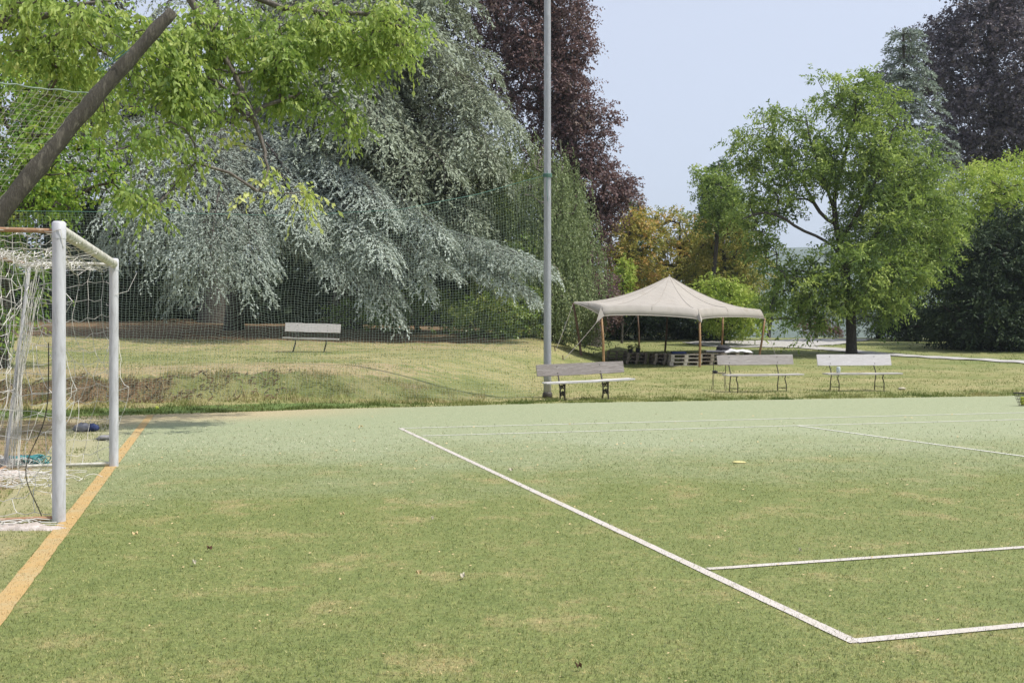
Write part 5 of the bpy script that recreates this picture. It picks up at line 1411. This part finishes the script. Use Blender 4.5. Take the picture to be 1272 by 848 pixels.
# fillers behind the walnut
for i, (bl, mat, d_, lab, nm_) in enumerate([
    ([(1140, 300, 70, 50, 60, 3), (1160, 360, 69, 44, 50, 3), (1100, 330, 71, 34, 50, 2.5)], L_GREEN, 70, "dense mid green tree behind the right side of the walnut", "dense_tree"),
    ([(1090, 385, 74, 36, 26, 2), (1120, 395, 73, 30, 22, 2)], L_SILV, 74, "low silvery grey shrub behind the walnut's trunk", "silver_shrub"),
    ([(1160, 400, 66, 34, 16, 1.6), (1120, 405, 66, 20, 12, 1.4)], L_YEW, 66, "low dark green hedge between the walnut and the dark yew", "dark_hedge"),
    ([(1012, 402, 78, 14, 12, 1), (1030, 408, 78, 14, 9, 1)], L_PINK, 78, "small pink flowering bush left of the walnut's trunk", "flowering_bush"),
    ([(955, 340, 84, 14, 26, 1.6, .6), (985, 385, 86, 16, 22, 1.8, .5)], L_GREEN, 84, "small hazy green tree beyond the drive left of the walnut", "small_tree")]):
    x = bl[0][0]
    broadleaf(nm_, x, 420, lab, blobpx(bl), [420, 160, 130, 60, 60][i], .7 if i != 3 else .35, (6, .7, 8), (.22, .12) if i != 3 else (.14, .1), mat, dfix=d_, seed=300 + i, trunk_r=.15, every=4, zmin=0, cat="tree" if i in (0, 4) else "bush")

# ------------------------------------------------------------------ foreground ash, top left
rg = np.random.default_rng(99)
ab = np.array([-11.5, 15.0, float(zf(-11.5, 15.0))])
at_, AO = tree_root("ash_tree", ab, "leafy tree overhanging from the top left with bright drooping compound leaves")
cl = [  # px, py, d, rx, ry, rd, leaves weight
    (30, 15, 12.5, 60, 30, 1, 1), (120, 25, 12.5, 70, 32, 1, 1), (190, 60, 13, 30, 30, .8, .9), (250, 60, 14, 45, 45, 1, 1.2), (225, 100, 13.5, 28, 40, .7, 1.2), (300, 40, 14.5, 45, 34, 1, 1), (350, 80, 14.5, 45, 40, 1, 1.1), (400, 40, 15, 50, 42, 1, 1.2), (445, 70, 15, 32, 36, .8, 1.2), (480, 35, 15, 32, 30, .8, 1.2), (520, 35, 15.2, 16, 20, .5, 1), (505, 60, 15, 16, 16, .5, .9),
    (432, 150, 14.8, 14, 22, .4, 1.1), (415, 125, 14.8, 16, 14, .4, 1), (360, 120, 14.5, 26, 18, .5, 1), (290, 130, 14, 26, 20, .5, .8), (170, 100, 13, 26, 30, .7, .6), (310, 150, 14, 14, 14, .4, .8), (200, 150, 13, 22, 26, .5, .5), (230, 130, 13.5, 22, 22, .5, 1),
    (282, 182, 13.8, 14, 9, .3, 1), (330, 235, 13.8, 16, 9, .3, 1), (362, 244, 13.8, 18, 9, .3, 1.1), (325, 210, 13.8, 10, 12, .3, .8), (232, 195, 13.5, 16, 22, .4, .7), (180, 245, 13, 14, 18, .4, .8), (165, 165, 13, 22, 20, .5, .6), (470, -70, 16.5, 90, 50, 1.3, .8), (560, -80, 17, 60, 45, 1.2, .7), (300, -60, 15.5, 90, 40, 1.2, .7), (60, 60, 13, 60, 36, 1, .7), (100, 120, 14, 50, 40, 1, .5)]
BL = [(tuple(W(c[0], c[1], c[2])), (c[3] / F * c[2], c[5], c[4] / F * c[2]), c[6]) for c in cl]
Ca, Da = clumps(BL, 640, rg, .1)
scrx = 636 + Ca[:, 0] / Ca[:, 1] * F; scry = 424 - (Ca[:, 2] - HC) / Ca[:, 1] * F
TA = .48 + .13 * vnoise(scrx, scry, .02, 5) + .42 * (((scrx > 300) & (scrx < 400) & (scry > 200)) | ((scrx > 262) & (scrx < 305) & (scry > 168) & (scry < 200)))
parts = twig_leaves(Ca, .20, rg, 7, .32, 7, .105, .048, outdir=Da * np.array([1, 1, .2]), outw=.4, droop=.55, ldroop=1.0, up=.35, tv=.17, spread=.7, tint0=TA)
# the 300 leaves nearest to the camera are single leaves
P_, A_, N__, L_, W__, T_ = parts
onscreen = (np.abs(P_[:, 0] / P_[:, 1]) < .5) & (P_[:, 2] < HC + .335 * P_[:, 1])
dd = np.where(onscreen, P_[:, 1], 99); near = np.zeros(len(P_), bool); near[np.argsort(dd)[:300]] = True
crown("crown", [tuple(a[~near] for a in parts)], L_ASH, at_, AO)
protos = []
for ti in range(4):
    V = np.array([[0, 0, 0], [.25, .30, .06], [.5, .46, .08], [.8, .26, .03], [1, 0, -.12], [.8, -.26, .03], [.5, -.46, .08], [.25, -.30, .06], [.5, 0, 0]])
    fc = np.array([[0, 1, 8], [1, 2, 8], [2, 3, 8], [3, 4, 8], [4, 5, 8], [5, 6, 8], [6, 7, 8], [7, 0, 8]])
    o = np_mesh("leaf", V, fc, L_ASH, None, {"tint": ('FACE', np.full(8, [.25, .5, .65, .85][ti]))}); protos.append(o.data); bpy.data.objects.remove(o)
for i in np.nonzero(near)[0]:
    o = bpy.data.objects.new("leaf", protos[min(3, int(T_[i] * 4))]); COL.objects.link(o); o.parent = at_
    a = A_[i]; s = unit(np.cross(a, N__[i])); nn_ = np.cross(s, a)
    M = Matrix((( a[0] * L_[i], s[0] * W__[i], nn_[0] * L_[i], P_[i][0] - AO[0]), (a[1] * L_[i], s[1] * W__[i], nn_[1] * L_[i], P_[i][1] - AO[1]), (a[2] * L_[i], s[2] * W__[i], nn_[2] * L_[i], P_[i][2] - AO[2]), (0, 0, 0, 1)))
    o.matrix_local = M
skeleton([[ab - np.array([0, 0, .3]), ab + np.array([.2, 0, 3]), ab + np.array([.6, -.6, 6.2]), ab + np.array([1.2, -1.0, 9])],
          [ab + np.array([.5, -.5, 5.2]), W(40, 20, 12.3), W(88, 20, 12.4), W(150, 5, 12.8), W(200, -20, 13.2)], [W(40, -40, 13), W(200, -60, 14), W(330, 10, 14.6), W(430, 20, 15), W(500, 25, 15)],
          [W(200, -60, 14), W(250, 20, 14.2), W(300, 100, 14.2), W(330, 190, 13.9)]], Ca, .085, AO, "trunk", BARK_GREY, at_, rmin=.006, sides=4, seed=8, upw=.2)
# second tree behind it, with darker green leaves
broadleaf("elder_tree", 20, 400, "darker green leafy tree behind the leaning post at the left edge", blobpx([(20, 130, 21, 60, 60, 1.8), (80, 200, 21, 60, 50, 1.6), (150, 150, 22, 40, 40, 1.2, .6), (30, 240, 20.5, 50, 40, 1.4), (130, 255, 22, 26, 20, 1, .6), (10, 350, 21, 26, 70, 1.5, .9), (70, 90, 22, 60, 40, 1.4), (-60, 250, 21, 60, 120, 2)]), 520, .40, (5, .40, 7), (.12, .07), L_ASHD, dfix=21.5, seed=98, trunk_r=.16, droop=.35, every=2, ldroop=.7, tv=.18, trunk=[[np.array([-10.8, 21.5, .4]), np.array([-10.7, 21.5, 3]), np.array([-10.2, 21.4, 6])]])

# potted plants standing on the second pallet stack
pl, PO = tree_root("potted_plant", (s2[0], s2[1] + .35, s2[2] + .447), "dark leafy potted plants standing on the dark pallets under the tent", "plant")
m = MB()
for q in (-.18, .12): m.tube([(q, 0, 0), (q, 0, .14), (q, 0, .15)], [.07, .10, .085], 10)
tag(m.build("pot", DARK_CLOTH, pl, True), kind="stuff")
Cq = PO + np.array([[-.2, 0, .24], [-.12, .05, .3], [.1, 0, .26], [.18, .03, .22], [0, 0, .22]])
crown("foliage", [twig_leaves(Cq, .08, np.random.default_rng(5), 8, .16, 6, .08, .035)], L_YEW, pl, PO)

# ------------------------------------------------------------------ far hill beyond the drive
def hill_mat():
    m, nt, out = new_mat("wooded_hill")
    g = nt.nodes.new("ShaderNodeNewGeometry"); n = nz(nt, .02, 6, .7, g.outputs["Position"])
    di = nt.nodes.new("ShaderNodeBsdfDiffuse"); c = ramp(nt, [(.35, (.04, .07, .03)), (.65, (.09, .12, .05))], n.outputs[0]); nt.links.new(c.outputs[0], di.inputs[0]); nt.links.new(di.outputs[0], out.inputs[0]); return m
hx = np.linspace(-1500, 3000, 90); hy = np.linspace(1500, 3200, 30); HX, HY = np.meshgrid(hx, hy)
s = (HY - 1500) / 1700; HZ = -40 + (235 + 40 * vnoise(HX, HY * 0, .002, 5) - .03 * np.abs(HX - 700)) * np.sin(np.clip(s, 0, 1) * math.pi) ** .8 + 12 * vnoise(HX, HY, .012, 6)
ii, jj = np.meshgrid(np.arange(29), np.arange(89), indexing='ij'); q = (ii * 90 + jj).ravel()
hill = np_mesh("far_hill", np.stack([HX.ravel(), HY.ravel(), HZ.ravel()], 1), np.stack([q, q + 1, q + 91, q + 90], 1), hill_mat(), smooth_=True); tag(hill, kind="structure")


# ------------------------------------------------------------------ summer haze
m, nt, out = new_mat("haze_air")
pv = nt.nodes.new("ShaderNodeVolumePrincipled"); pv.inputs["Color"].default_value = (.76, .87, 1.0, 1); pv.inputs["Density"].default_value = .00033; pv.inputs["Anisotropy"].default_value = .2
nt.links.new(pv.outputs[0], out.inputs["Volume"])
mb = MB(); mb.box((0, 0, 150), (9000, 13000, 440)); hzb = mb.build("haze", m); tag(hzb, "thin bluish summer haze over the whole park", "haze", kind="stuff")
